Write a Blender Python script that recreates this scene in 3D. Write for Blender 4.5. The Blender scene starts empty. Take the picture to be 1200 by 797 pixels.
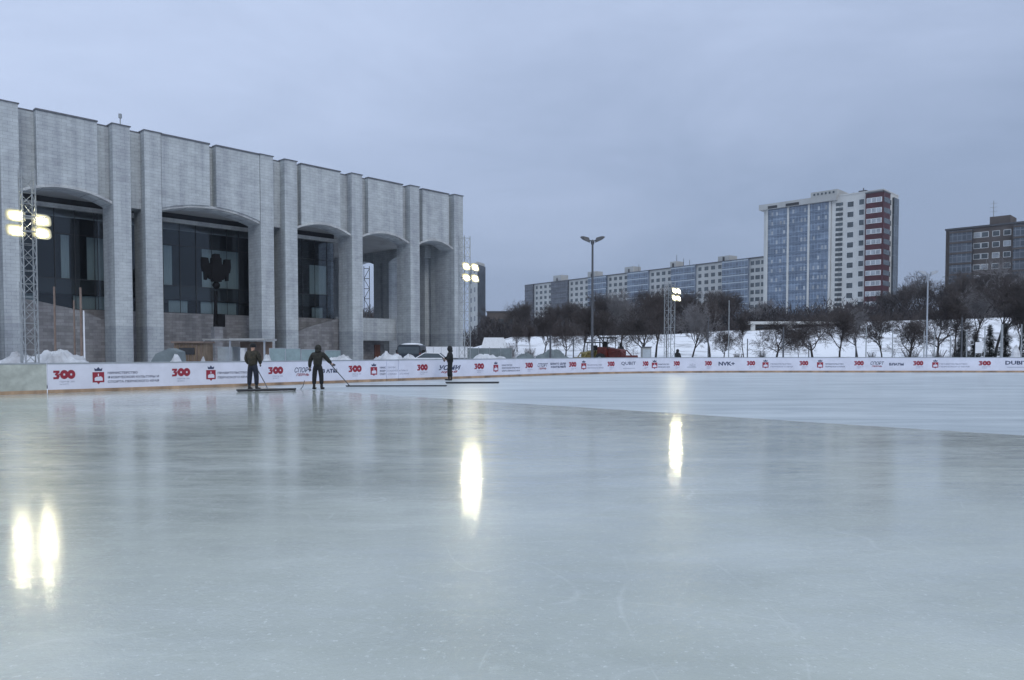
import bpy, bmesh, math, random
from mathutils import Vector, Matrix
random.seed(7)
R = math.radians
scene = bpy.context.scene
COL = scene.collection

# ------------------------------------------------------------------ camera
F = 880.0; HOR = 412.0; PITCH = R(2.0); CAMZ = 1.5
YC = HOR + F * math.tan(PITCH)
cam_d = bpy.data.cameras.new('camera'); cam = bpy.data.objects.new('camera', cam_d); COL.objects.link(cam)
cam.location = (0, 0, CAMZ); cam.rotation_euler = (math.pi / 2 - PITCH, 0, 0)
cam_d.sensor_width = 36; cam_d.lens = 36 * F / 1200; cam_d.shift_y = (YC - 398.5) / 1200
cam_d.clip_start = 0.1; cam_d.clip_end = 8000
scene.camera = cam

def ray(x, y):
    cx = (x - 600) / F; cy = (YC - y) / F
    return Vector((cx, math.cos(PITCH) + cy * math.sin(PITCH), -math.sin(PITCH) + cy * math.cos(PITCH)))
def at(x, y, Y):
    """world point seen at photo pixel x, y and lying Y metres ahead"""
    r = ray(x, y); k = Y / r.y
    return Vector((r.x * k, Y, CAMZ + r.z * k))
def gp(x, y, z=0.0):
    r = ray(x, y); k = (z - CAMZ) / r.z
    return Vector((r.x * k, r.y * k, z))

# ------------------------------------------------------------------ materials
def P(name, col, rough=0.8, var=0.0, scale=3.0, bump=0.0, metal=0.0, spec=0.5, stretch=(1, 1, 1), col2=None, emis=None, estr=0.0, bscale=None):
    m = bpy.data.materials.new(name); m.use_nodes = True
    nt = m.node_tree; N = nt.nodes; L = nt.links
    b = N['Principled BSDF']
    b.inputs['Base Color'].default_value = (*col, 1); b.inputs['Roughness'].default_value = rough
    b.inputs['Metallic'].default_value = metal; b.inputs['Specular IOR Level'].default_value = spec
    if emis:
        b.inputs['Emission Color'].default_value = (*emis, 1); b.inputs['Emission Strength'].default_value = estr
    if var or col2 or bump:
        tc = N.new('ShaderNodeTexCoord'); mp = N.new('ShaderNodeMapping'); mp.inputs['Scale'].default_value = stretch
        L.new(tc.outputs['Object'], mp.inputs['Vector'])
        nz = N.new('ShaderNodeTexNoise'); nz.inputs['Scale'].default_value = scale; nz.inputs['Detail'].default_value = 6
        nz.inputs['Roughness'].default_value = 0.62
        L.new(mp.outputs['Vector'], nz.inputs['Vector'])
        cr = N.new('ShaderNodeValToRGB'); cr.color_ramp.elements[0].position = 0.32; cr.color_ramp.elements[1].position = 0.68
        c2 = col2 if col2 else tuple(c * (1 + var) for c in col)
        c1 = col if col2 else tuple(c * (1 - var) for c in col)
        cr.color_ramp.elements[0].color = (*c1, 1); cr.color_ramp.elements[1].color = (*c2, 1)
        L.new(nz.outputs['Fac'], cr.inputs['Fac']); L.new(cr.outputs['Color'], b.inputs['Base Color'])
        if bump:
            bp = N.new('ShaderNodeBump'); bp.inputs['Strength'].default_value = bump; bp.inputs['Distance'].default_value = 0.05
            n2 = N.new('ShaderNodeTexNoise'); n2.inputs['Scale'].default_value = bscale or scale * 4; n2.inputs['Detail'].default_value = 5
            L.new(mp.outputs['Vector'], n2.inputs['Vector'])
            L.new(n2.outputs['Fac'], bp.inputs['Height']); L.new(bp.outputs['Normal'], b.inputs['Normal'])
    return m

UANG = R(42.9)
def stone(name, col, course=0.3, w=0.75, contrast=0.09, plinth=False):
    """stone cladding: courses of slabs in the theatre's own directions, stained"""
    m = bpy.data.materials.new(name); m.use_nodes = True
    nt = m.node_tree; N = nt.nodes; L = nt.links; b = N['Principled BSDF']
    b.inputs['Roughness'].default_value = 0.85; b.inputs['Specular IOR Level'].default_value = 0.3
    tc = N.new('ShaderNodeTexCoord')
    rot = N.new('ShaderNodeVectorRotate'); rot.rotation_type = 'Z_AXIS'; rot.inputs['Angle'].default_value = UANG - math.pi / 2
    L.new(tc.outputs['Object'], rot.inputs['Vector'])
    sp = N.new('ShaderNodeSeparateXYZ'); L.new(rot.outputs['Vector'], sp.inputs['Vector'])
    ad = N.new('ShaderNodeMath'); ad.operation = 'ADD'; L.new(sp.outputs['X'], ad.inputs[0]); L.new(sp.outputs['Y'], ad.inputs[1])
    cb = N.new('ShaderNodeCombineXYZ'); L.new(ad.outputs[0], cb.inputs['X']); L.new(sp.outputs['Z'], cb.inputs['Y'])
    br = N.new('ShaderNodeTexBrick'); br.inputs['Scale'].default_value = 1.0
    br.inputs['Brick Width'].default_value = w; br.inputs['Row Height'].default_value = course
    br.inputs['Mortar Size'].default_value = 0.012; br.inputs['Mortar Smooth'].default_value = 0.3; br.inputs['Bias'].default_value = 0.0
    br.inputs['Color1'].default_value = (*[c * (1 + contrast * .45) for c in col], 1)
    br.inputs['Color2'].default_value = (*[c * (1 - contrast * .6) for c in col], 1)
    br.inputs['Mortar'].default_value = (*[c * 0.6 for c in col], 1)
    L.new(cb.outputs['Vector'], br.inputs['Vector'])
    nz = N.new('ShaderNodeTexNoise'); nz.inputs['Scale'].default_value = 0.9; nz.inputs['Detail'].default_value = 9; nz.inputs['Roughness'].default_value = 0.7
    mp = N.new('ShaderNodeMapping'); mp.inputs['Scale'].default_value = (0.9, 0.9, 1.7)
    L.new(tc.outputs['Object'], mp.inputs['Vector']); L.new(mp.outputs['Vector'], nz.inputs['Vector'])
    cr = N.new('ShaderNodeValToRGB'); e = cr.color_ramp.elements
    e[0].position = 0.30; e[0].color = (0.80, 0.80, 0.83, 1); e[1].position = 0.58; e[1].color = (1.04, 1.05, 1.06, 1)
    L.new(nz.outputs['Fac'], cr.inputs['Fac'])
    n3 = N.new('ShaderNodeTexNoise'); n3.inputs['Scale'].default_value = 0.5; n3.inputs['Detail'].default_value = 4
    mp3 = N.new('ShaderNodeMapping'); mp3.inputs['Scale'].default_value = (2.2, 2.2, 0.15)
    L.new(tc.outputs['Object'], mp3.inputs['Vector']); L.new(mp3.outputs['Vector'], n3.inputs['Vector'])
    cr3 = N.new('ShaderNodeValToRGB'); e = cr3.color_ramp.elements
    e[0].position = 0.35; e[0].color = (0.8, 0.8, 0.82, 1); e[1].position = 0.6; e[1].color = (1.04, 1.04, 1.03, 1)
    L.new(n3.outputs['Fac'], cr3.inputs['Fac'])
    mx = N.new('ShaderNodeMix'); mx.data_type = 'RGBA'; mx.blend_type = 'MULTIPLY'; mx.inputs['Factor'].default_value = 1
    L.new(br.outputs['Color'], mx.inputs[6]); L.new(cr.outputs['Color'], mx.inputs[7])
    mx2 = N.new('ShaderNodeMix'); mx2.data_type = 'RGBA'; mx2.blend_type = 'MULTIPLY'; mx2.inputs['Factor'].default_value = 1
    L.new(mx.outputs[2], mx2.inputs[6]); L.new(cr3.outputs['Color'], mx2.inputs[7])
    out = mx2.outputs[2]
    if plinth:      # the lowest courses are a darker, damp stone
        s2 = N.new('ShaderNodeSeparateXYZ'); L.new(tc.outputs['Object'], s2.inputs[0])
        lt = N.new('ShaderNodeMath'); lt.operation = 'LESS_THAN'; lt.inputs[1].default_value = 3.9; L.new(s2.outputs['Z'], lt.inputs[0])
        m3 = N.new('ShaderNodeMix'); m3.data_type = 'RGBA'; m3.blend_type = 'MULTIPLY'; L.new(lt.outputs[0], m3.inputs[0]); L.new(out, m3.inputs[6]); m3.inputs[7].default_value = (.80, .81, .83, 1); out = m3.outputs[2]
    L.new(out, b.inputs['Base Color'])
    bp = N.new('ShaderNodeBump'); bp.inputs['Strength'].default_value = 0.4; bp.inputs['Distance'].default_value = 0.03
    L.new(nz.outputs['Fac'], bp.inputs['Height']); L.new(bp.outputs['Normal'], b.inputs['Normal'])
    return m

def pane_mat(name, c1, c2, pw, ph, rough=0.12, dirv=(1, 0), frame=None, msize=0.06, spec=0.7):
    """rows of glazing panes of two tones; dirv is the wall's horizontal direction"""
    m = bpy.data.materials.new(name); m.use_nodes = True
    nt = m.node_tree; N = nt.nodes; L = nt.links; b = N['Principled BSDF']
    b.inputs['Roughness'].default_value = rough; b.inputs['Specular IOR Level'].default_value = spec
    tc = N.new('ShaderNodeTexCoord')
    dt = N.new('ShaderNodeVectorMath'); dt.operation = 'DOT_PRODUCT'; dt.inputs[1].default_value = (dirv[0], dirv[1], 0)
    L.new(tc.outputs['Object'], dt.inputs[0])
    sp = N.new('ShaderNodeSeparateXYZ'); L.new(tc.outputs['Object'], sp.inputs['Vector'])
    cb = N.new('ShaderNodeCombineXYZ'); L.new(dt.outputs['Value'], cb.inputs['X']); L.new(sp.outputs['Z'], cb.inputs['Y'])
    br = N.new('ShaderNodeTexBrick'); br.offset = 0.0; br.inputs['Scale'].default_value = 1.0
    br.inputs['Brick Width'].default_value = pw; br.inputs['Row Height'].default_value = ph
    br.inputs['Mortar Size'].default_value = msize; br.inputs['Mortar Smooth'].default_value = 0.1
    br.inputs['Color1'].default_value = (*c1, 1); br.inputs['Color2'].default_value = (*c2, 1)
    br.inputs['Mortar'].default_value = (*(frame or (0.32, 0.36, 0.42)), 1)
    L.new(cb.outputs['Vector'], br.inputs['Vector']); 
    nz = N.new('ShaderNodeTexNoise'); nz.inputs['Scale'].default_value = 0.35; nz.inputs['Detail'].default_value = 3
    L.new(tc.outputs['Object'], nz.inputs['Vector'])
    cr = N.new('ShaderNodeValToRGB'); cr.color_ramp.elements[0].position = .35; cr.color_ramp.elements[1].position = .65
    cr.color_ramp.elements[0].color = (.7, .72, .75, 1); cr.color_ramp.elements[1].color = (1.2, 1.2, 1.2, 1)
    L.new(nz.outputs['Fac'], cr.inputs['Fac'])
    mx = N.new('ShaderNodeMix'); mx.data_type = 'RGBA'; mx.blend_type = 'MULTIPLY'; mx.inputs['Factor'].default_value = 1
    L.new(br.outputs['Color'], mx.inputs[6]); L.new(cr.outputs['Color'], mx.inputs[7])
    L.new(mx.outputs[2], b.inputs['Base Color'])
    return m

M = {}
M['stone'] = stone('pale_stone', (0.415, 0.445, 0.455), plinth=True)
M['stone_lip'] = stone('lip_stone', (0.46, 0.475, 0.47), 0.3)
M['stone_low'] = stone('rough_stone', (0.215, 0.215, 0.22), 0.3, 0.7, 0.35)
M['soffit'] = P('soffit_plaster', (0.33, 0.34, 0.34), 0.9, 0.12, 0.6)
M['roofmetal'] = P('dark_coping', (0.10, 0.108, 0.125), 0.5, 0.2)
M['dark'] = P('near_black', (0.02, 0.022, 0.026), 0.6, 0.2)
M['interior'] = P('dim_interior', (0.026, 0.03, 0.036), 0.9, 0.3, 0.3)
M['curtain'] = P('pale_drape', (0.40, 0.45, 0.46), 0.9, 0.15, 3, stretch=(6, 6, .2))
M['mullion'] = P('mullion_metal', (0.03, 0.035, 0.04), 0.5)
M['bronze'] = P('black_bronze', (0.006, 0.006, 0.007), 0.8, 0.3, 5, spec=.1)
M['white'] = P('banner_white', (0.66, 0.68, 0.79), 0.5, 0.07, 1.6)
M['greenish'] = P('frosted_plywood', (0.40, 0.43, 0.40), 0.75, 0.22, 2.4, bump=.15)
M['kick'] = P('kick_plate', (0.34, 0.235, 0.155), 0.6, 0.5, 1.3, stretch=(1, 1, .2))
M['rail'] = P('rail_grey', (0.3, 0.33, 0.37), 0.5, 0.1)
M['red'] = P('print_red', (0.27, 0.018, 0.04), 0.6)
M['navy'] = P('print_navy', (0.035, 0.05, 0.11), 0.6)
M['grey_print'] = P('print_grey', (0.22, 0.24, 0.33), 0.6)
M['pale_print'] = P('print_pale', (0.4, 0.43, 0.52), 0.6)
M['steel'] = P('galvanised_steel', (0.3, 0.32, 0.33), 0.45, 0.2, 6, metal=0.5)
M['darksteel'] = P('dark_painted_steel', (0.06, 0.065, 0.075), 0.5, 0.2)
M['lamp'] = P('lit_floodlight', (0.9, 0.9, 0.8), 0.3, emis=(1.0, 0.92, 0.60), estr=150.0)
M['bloom_rings'] = [P('bloom_glow', (0.3, 0.3, 0.25), 0.3, emis=(1.0, 0.86, 0.42), estr=q) for q in (3.0, 1.3, .65, .3, .1)]  # yellow glow fading outward, imitates the bloom round each lit lens
M['wood'] = P('weathered_wood', (0.16, 0.12, 0.085), 0.85, 0.35, 3, bump=.3, stretch=(1, 1, .4))
M['brownpost'] = P('brown_post', (0.16, 0.12, 0.10), 0.8, 0.2)
M['cabin'] = P('cabin_metal', (0.36, 0.41, 0.45), 0.6, 0.12)
M['bark'] = P('winter_bark', (0.034, 0.03, 0.03), 0.95, 0.35, 3)
M['twig'] = P('winter_twigs', (0.062, 0.052, 0.05), 0.95, 0.35, .8)
M['twig_pale'] = P('frosted_twigs', (0.17, 0.165, 0.17), 0.95, 0.3, .8)
M['fir'] = P('fir_needles', (0.014, 0.02, 0.017), 0.95, 0.4, 2)
M['hedge'] = P('bare_undergrowth', (0.04, 0.035, 0.037), 0.95, 0.4, .6)
M['bwhite'] = P('pale_render', (0.5, 0.51, 0.5), 0.85, 0.07, .25)
M['bpanel'] = P('grey_white_panels', (0.37, 0.38, 0.375), 0.85, 0.12, .2)
M['bgrey'] = P('grey_brick', (0.085, 0.073, 0.068), 0.85, 0.2, .3)
M['bred'] = P('oxblood_panel', (0.055, 0.009, 0.015), 0.6, 0.25, .4)
M['win'] = P('window_glass_dark', (0.055, 0.07, 0.08), 0.12, 0.5, .35)
M['winl'] = P('window_glass_pale', (0.3, 0.33, 0.36), 0.2, 0.35, .5)
M['frame'] = P('window_frame_white', (0.6, 0.62, 0.63), 0.6)
M['black'] = P('black_rubber', (0.012, 0.012, 0.013), 0.8)
M['carpaint'] = P('dark_car_paint', (0.012, 0.02, 0.03), 0.3)
M['whitepaint'] = P('white_paint', (0.62, 0.64, 0.67), 0.5, .06)
M['redpaint'] = P('red_machine_paint', (0.085, 0.012, 0.009), 0.5, 0.35, 4)
M['yellowpaint'] = P('olive_yellow_paint', (0.16, 0.13, 0.035), 0.5, 0.3, 4)
M['tarp'] = P('grey_tarpaulin', (0.13, 0.16, 0.17), 0.7, 0.2, 1.2, bump=.3)
M['teal'] = P('frosted_acrylic', (0.2, 0.27, 0.28), 0.4, 0.15, 2)
M['brick'] = P('red_brown_wall', (0.16, 0.07, 0.05), 0.85, .2)
M['pavil'] = P('pavilion_concrete', (0.3, 0.31, 0.31), .85, .15)

def snow_mat(name, c1=(0.72, 0.75, 0.80), c2=(0.50, 0.53, 0.58), scale=0.25, thr=(0.35, 0.6), bs=1.5, bstr=.6):
    m = P(name, c2, 0.75, col2=c1, scale=scale, bump=bstr, bscale=bs)
    return m
M['snow'] = snow_mat('snow')
M['snow_heap'] = snow_mat('snow_heap', (0.70, 0.73, 0.77), (0.33, 0.34, 0.36), 1.1, bs=4, bstr=1.0)
M['snowcap'] = P('snow_cap', (0.74, 0.77, 0.8), 0.8, .06, 3)

# snowy ground: white slope, trodden grey near the square
def ground_mat():
    m = bpy.data.materials.new('snow_ground'); m.use_nodes = True
    nt = m.node_tree; N = nt.nodes; L = nt.links; b = N['Principled BSDF']; b.inputs['Roughness'].default_value = 0.8
    tc = N.new('ShaderNodeTexCoord')
    n1 = N.new('ShaderNodeTexNoise'); n1.inputs['Scale'].default_value = 0.16; n1.inputs['Detail'].default_value = 8; n1.inputs['Roughness'].default_value = .65
    mp = N.new('ShaderNodeMapping'); mp.inputs['Scale'].default_value = (1, 1, 1)
    L.new(tc.outputs['Object'], mp.inputs['Vector']); L.new(mp.outputs['Vector'], n1.inputs['Vector'])
    cr = N.new('ShaderNodeValToRGB'); e = cr.color_ramp.elements
    e[0].position = 0.30; e[0].color = (0.20, 0.20, 0.21, 1); e[1].position = 0.47; e[1].color = (0.78, 0.80, 0.84, 1)
    L.new(n1.outputs['Fac'], cr.inputs['Fac']); L.new(cr.outputs['Color'], b.inputs['Base Color'])
    bp = N.new('ShaderNodeBump'); bp.inputs['Strength'].default_value = .5; bp.inputs['Distance'].default_value = .2
    n2 = N.new('ShaderNodeTexNoise'); n2.inputs['Scale'].default_value = 1.0; n2.inputs['Detail'].default_value = 6
    L.new(tc.outputs['Object'], n2.inputs['Vector']); L.new(n2.outputs['Fac'], bp.inputs['Height']); L.new(bp.outputs['Normal'], b.inputs['Normal'])
    return m
M['ground'] = ground_mat()

# ------------------------------------------------------------------ mesh builder
class MB:
    def __init__(s): s.v = []; s.f = []; s.m = []
    def poly(s, pts, mi=0):
        b = len(s.v); s.v += [tuple(p) for p in pts]; s.f.append(list(range(b, b + len(pts)))); s.m.append(mi)
    def hexa(s, p, mi=0):
        b = len(s.v); s.v += [tuple(q) for q in p]
        for f in ((0, 3, 2, 1), (4, 5, 6, 7), (0, 1, 5, 4), (1, 2, 6, 5), (2, 3, 7, 6), (3, 0, 4, 7)):
            s.f.append([b + i for i in f]); s.m.append(mi)
    def box(s, x0, x1, y0, y1, z0, z1, fr=None, mi=0):
        g = fr or (lambda a, b_, c: (a, b_, c))
        s.hexa([g(x0, y0, z0), g(x1, y0, z0), g(x1, y1, z0), g(x0, y1, z0), g(x0, y0, z1), g(x1, y0, z1), g(x1, y1, z1), g(x0, y1, z1)], mi)
    def prism(s, prof, y0, y1, fr=None, mi=0):
        """prof: (x, z) outline, extruded along y"""
        g = fr or (lambda a, b_, c: (a, b_, c)); n = len(prof); b = len(s.v)
        s.v += [tuple(g(x, y0, z)) for x, z in prof] + [tuple(g(x, y1, z)) for x, z in prof]
        s.f.append([b + i for i in range(n)]); s.m.append(mi); s.f.append([b + n + i for i in reversed(range(n))]); s.m.append(mi)
        for i in range(n):
            j = (i + 1) % n; s.f.append([b + j, b + i, b + n + i, b + n + j]); s.m.append(mi)
    def tube(s, p0, p1, r0, r1=None, n=6, mi=0, caps=True):
        r1 = r0 if r1 is None else r1
        p0 = Vector(p0); p1 = Vector(p1); d = (p1 - p0)
        if d.length < 1e-6: return
        d.normalize(); a = d.orthogonal().normalized(); c = d.cross(a); b = len(s.v)
        for p, r in ((p0, r0), (p1, r1)):
            for i in range(n):
                t = 2 * math.pi * i / n; s.v.append(tuple(p + a * (r * math.cos(t)) + c * (r * math.sin(t))))
        for i in range(n):
            j = (i + 1) % n; s.f.append([b + i, b + j, b + n + j, b + n + i]); s.m.append(mi)
        if caps and n > 3:
            s.f.append([b + i for i in reversed(range(n))]); s.m.append(mi); s.f.append([b + n + i for i in range(n)]); s.m.append(mi)
    def path(s, pts, r, n=6, mi=0):
        for i in range(len(pts) - 1):
            ra = r[i] if isinstance(r, (list, tuple)) else r; rb = r[i + 1] if isinstance(r, (list, tuple)) else r
            s.tube(pts[i], pts[i + 1], ra, rb, n, mi)
    def ball(s, c, rx, ry=None, rz=None, mi=0, nu=10, nv=7, jit=0):
        ry = ry or rx; rz = rz or rx; b = len(s.v); c = Vector(c)
        for j in range(nv + 1):
            ph = math.pi * j / nv
            for i in range(nu):
                t = 2 * math.pi * i / nu; k = 1 + random.uniform(-jit, jit)
                s.v.append((c.x + rx * k * math.sin(ph) * math.cos(t), c.y + ry * k * math.sin(ph) * math.sin(t), c.z + rz * k * math.cos(ph)))
        for j in range(nv):
            for i in range(nu):
                k = (i + 1) % nu; s.f.append([b + j * nu + i, b + (j + 1) * nu + i, b + (j + 1) * nu + k, b + j * nu + k]); s.m.append(mi)
    def build(s, name, mats, parent=None, smooth=False, bevel=0):
        me = bpy.data.meshes.new(name); me.from_pydata(s.v, [], s.f)
        if not isinstance(mats, (list, tuple)): mats = [mats]
        for m in mats: me.materials.append(m)
        if len(mats) > 1: me.polygons.foreach_set('material_index', s.m)
        if smooth: me.polygons.foreach_set('use_smooth', [True] * len(s.f))
        if len(s.f) < 20000:
            bm = bmesh.new(); bm.from_mesh(me); bmesh.ops.recalc_face_normals(bm, faces=bm.faces); bm.to_mesh(me); bm.free()
        me.update()
        o = bpy.data.objects.new(name, me); COL.objects.link(o)
        if parent is not None: adopt(o, parent)
        if bevel:
            bv = o.modifiers.new('edge', 'BEVEL'); bv.width = bevel; bv.segments = 2; bv.limit_method = 'ANGLE'
        return o
BASE = {}
def adopt(o, parent):
    o.parent = parent
    if parent.name in BASE: o.matrix_parent_inverse = Matrix.Translation(-BASE[parent.name])
def thing(name, loc, label, cat, group=None):
    o = bpy.data.objects.new(name, None); COL.objects.link(o); o.location = loc; o.empty_display_size = .3
    BASE[o.name] = Vector(loc)
    tag(o, label, cat, group); return o
def tag(o, label, cat, group=None):
    o['label'] = label; o['category'] = cat
    if group: o['group'] = group
    return o
def kind(o, k): o['kind'] = k; return o
def dup(root, loc, rz, sc, label, group=None):
    r = root.copy(); COL.objects.link(r); r.location = loc; r.rotation_euler = (0, 0, rz); r.scale = (sc if isinstance(sc, tuple) else (sc, sc, sc))
    r['label'] = label
    if group: r['group'] = group
    elif 'group' in r: del r['group']
    for c in root.children:
        d = c.copy(); COL.objects.link(d); d.parent = r
        for g in c.children:
            e = g.copy(); COL.objects.link(e); e.parent = d
    return r

# ------------------------------------------------------------------ terrain
def lerpt(x, tab):
    if x <= tab[0][0]: return tab[0][1]
    for (a, b), (c, d) in zip(tab, tab[1:]):
        if x <= c: return b + (d - b) * (x - a) / (c - a)
    return tab[-1][1]
CREST = [(-30, 0.0), (-8, 2.2), (0, 4.4), (31, 4.9), (51, 6.2), (68, 7.4), (102, 8.4), (400, 10)]
def sm(t): t = max(0, min(1, t)); return t * t * (3 - 2 * t)
def gh(X, Y): return lerpt(X, CREST) * sm((Y - 80) / 72.0)
xs = [-4000, -1500, -600, -300, -150] + [-100 + 4 * i for i in range(76)] + [240, 320, 600, 1500, 4000]
ys = [-1500, -400, -100, -40] + [-20 + 4 * i for i in range(60)] + [240, 300, 400, 600, 1200, 2500, 6000]
mb = MB(); nx = len(xs)
for y in ys:
    for x in xs: mb.v.append((x, y, gh(x, y)))
for j in range(len(ys) - 1):
    for i in range(nx - 1):
        a = j * nx + i; mb.f.append([a, a + 1, a + nx + 1, a + nx]); mb.m.append(0)
g = kind(mb.build('ground', M['ground'], smooth=True), 'structure')

# ------------------------------------------------------------------ theatre frame
U = Vector((math.sin(UANG), math.cos(UANG), 0)); V = Vector((-U.y, U.x, 0)); D0 = 75.0
def T(s, d, z): p = V * (D0 + d) + U * s; return (p.x, p.y, z)

# ------------------------------------------------------------------ rink
DB = 30.1
def bleft(s): p = V * DB + U * s; return Vector((p.x, p.y))
pts = [bleft(-14 + i * 0.5) for i in range(int((36 + 14) / 0.5) + 1)]
c0 = bleft(36); c1 = Vector((8.5, 53.4)); c2 = Vector((19.5, 53.4))
for i in range(1, 25):
    t = i / 24; pts.append(c0 * (1 - t) ** 2 + c1 * (2 * t * (1 - t)) + c2 * t * t)
pts += [Vector((19.5 + i * 0.75, 53.4)) for i in range(1, 48)]
arc = [0.0]
for a, b in zip(pts, pts[1:]): arc.append(arc[-1] + (b - a).length)
def on_path(t):
    t = max(0, min(arc[-1] - 1e-4, t)); lo, hi = 0, len(arc) - 1
    while hi - lo > 1:
        m = (lo + hi) // 2
        if arc[m] <= t: lo = m
        else: hi = m
    k = (t - arc[lo]) / (arc[hi] - arc[lo]); p = pts[lo].lerp(pts[hi], k); d = (pts[hi] - pts[lo]).normalized()
    return p, d
def t_at_x(x):
    lo, hi = 0.0, arc[-1]
    for _ in range(40):
        m = (lo + hi) / 2; p, _d = on_path(m)
        if p.y <= 0.5 or 600 + F * p.x / p.y < x: lo = m
        else: hi = m
    return lo
BH = 1.10
# ice sheet
icep = [Vector((p.x, p.y, 0.008)) for p in pts]
icep += [Vector((54.0, 48.0, .008)), Vector((56, 30, .008)), Vector((46, -10, .008)), Vector((20, -26, .008)), Vector((-20, -24, .008)), Vector((-34, -2, .008))]
mb = MB(); mb.poly(icep)
ice = kind(mb.build('ice', None), 'structure')
def ice_mat():
    m = bpy.data.materials.new('rink_ice'); m.use_nodes = True
    nt = m.node_tree; N = nt.nodes; L = nt.links; b = N['Principled BSDF']
    geo = N.new('ShaderNodeNewGeometry')
    def noise(scale, det=5, stretch=None, rough=.6, dist=0):
        n = N.new('ShaderNodeTexNoise'); n.inputs['Scale'].default_value = scale; n.inputs['Detail'].default_value = det
        n.inputs['Roughness'].default_value = rough; n.inputs['Distortion'].default_value = dist
        if stretch:
            mp = N.new('ShaderNodeMapping'); mp.inputs['Scale'].default_value = stretch[:3]; mp.inputs['Rotation'].default_value = (0, 0, stretch[3])
            L.new(geo.outputs['Position'], mp.inputs['Vector']); L.new(mp.outputs['Vector'], n.inputs['Vector'])
        else: L.new(geo.outputs['Position'], n.inputs['Vector'])
        return n.outputs['Fac']
    def math_(op, a, b_=None, c=None):
        n = N.new('ShaderNodeMath'); n.operation = op
        for i, q in enumerate((a, b_, c)):
            if q is None: continue
            if isinstance(q, (int, float)): n.inputs[i].default_value = q
            else: L.new(q, n.inputs[i])
        return n.outputs[0]
    def ramp(f, p0, c0_, p1, c1_):
        r = N.new('ShaderNodeValToRGB'); e = r.color_ramp.elements; e[0].position = p0; e[1].position = p1
        e[0].color = (*c0_, 1); e[1].color = (*c1_, 1); L.new(f, r.inputs['Fac']); return r.outputs['Color']
    def mix(f, a, b_):
        n = N.new('ShaderNodeMix'); n.data_type = 'RGBA'
        if isinstance(f, (int, float)): n.inputs[0].default_value = f
        else: L.new(f, n.inputs[0])
        for s_, q in ((6, a), (7, b_)):
            if isinstance(q, tuple): n.inputs[s_].default_value = (*q, 1)
            else: L.new(q, n.inputs[s_])
        return n.outputs[2]
    def mixf(f, a, b_):
        n = N.new('ShaderNodeMix'); n.data_type = 'FLOAT'
        for s_, q in ((0, f), (2, a), (3, b_)):
            if isinstance(q, (int, float)): n.inputs[s_].default_value = q
            else: L.new(q, n.inputs[s_])
        return n.outputs[0]
    # water edge: the half plane beyond the line through E0 with normal U is still dry
    E0 = gp(1200, 511); 
    dt = N.new('ShaderNodeVectorMath'); dt.operation = 'DOT_PRODUCT'; dt.inputs[1].default_value = (U.x, U.y, 0)
    L.new(geo.outputs['Position'], dt.inputs[0])
    off = E0.dot(U)
    wob = math_('MULTIPLY', math_('SUBTRACT', noise(0.22, 3), .5), 0.35)
    wob2 = math_('MULTIPLY', math_('SUBTRACT', noise(2.5, 4), .5), 0.12)
    dist = math_('ADD', math_('ADD', math_('SUBTRACT', dt.outputs['Value'], off), wob), wob2)
    mr = N.new('ShaderNodeMapRange'); mr.inputs['From Min'].default_value = -0.03; mr.inputs['From Max'].default_value = 0.05
    L.new(dist, mr.inputs['Value']); dry = mr.outputs[0]
    # colours
    big = noise(0.13, 6, (1, 1.6, 1, .5), .6, .4)
    wetc = ramp(big, .34, (0.33, 0.36, 0.32), .66, (0.54, 0.57, 0.50))
    fine = noise(9, 6, None, .7)
    wetc = mix(math_('MULTIPLY', ramp(fine, .55, (0, 0, 0), .75, (1, 1, 1)), .25), wetc, (0.68, 0.72, 0.70))
    drybig = noise(0.55, 8, (.3, 1.6, 1, -.25), .7, .5)
    dryc = ramp(drybig, .35, (0.34, 0.39, 0.41), .6, (0.54, 0.59, 0.61))
    # skate cuts: thin ridges of two noises, plus a dusting of frost grains
    def cuts(sc, w, st_):
        n_ = noise(sc, 1, st_, .4, .3); return ramp(math_('ABSOLUTE', math_('SUBTRACT', n_, .5)), 0.0, (1, 1, 1), w, (0, 0, 0))
    cut = math_('MAXIMUM', cuts(.8, .0035, (1, .35, 1, .6)), cuts(.7, .003, (.3, 1, 1, -.3)))
    cut = math_('MULTIPLY', cut, ramp(noise(1.3, 3), .42, (0, 0, 0), .6, (1, 1, 1)))
    grains = ramp(noise(26, 3, None, .8), .60, (0, 0, 0), .72, (1, 1, 1))
    white = math_('MAXIMUM', math_('MULTIPLY', cut, .2), math_('MULTIPLY', grains, .5))
    cloudy = ramp(noise(.22, 7, (.6, 1.7, 1, .35), .62, .5), .5, (0, 0, 0), .68, (1, 1, 1))
    wetc = mix(math_('MULTIPLY', cloudy, .5), wetc, (0.66, 0.70, 0.66))
    wetc = mix(white, wetc, (0.74, 0.77, 0.75))
    L.new(mix(dry, wetc, mix(math_('MULTIPLY', white, .6), dryc, (0.72, 0.75, 0.77))), b.inputs['Base Color'])
    # roughness
    patch = noise(0.35, 5, (1, 1.8, 1, .4), .6)
    wr = mixf(patch, 0.20, 0.27)
    dr = mixf(noise(0.8, 6, (.3, 2, 1, 0)), 0.22, 0.46)
    L.new(mixf(dry, wr, dr), b.inputs['Roughness'])
    brk = ramp(math_('ADD', math_('MULTIPLY', noise(2.2, 5, (1, 3.2, 1, .15), .7), .6), math_('MULTIPLY', noise(22, 3, (1, 1.6, 1, 0), .7), .4)),   .43, (.5, .5, .5), .53, (1, 1, 1))
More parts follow.
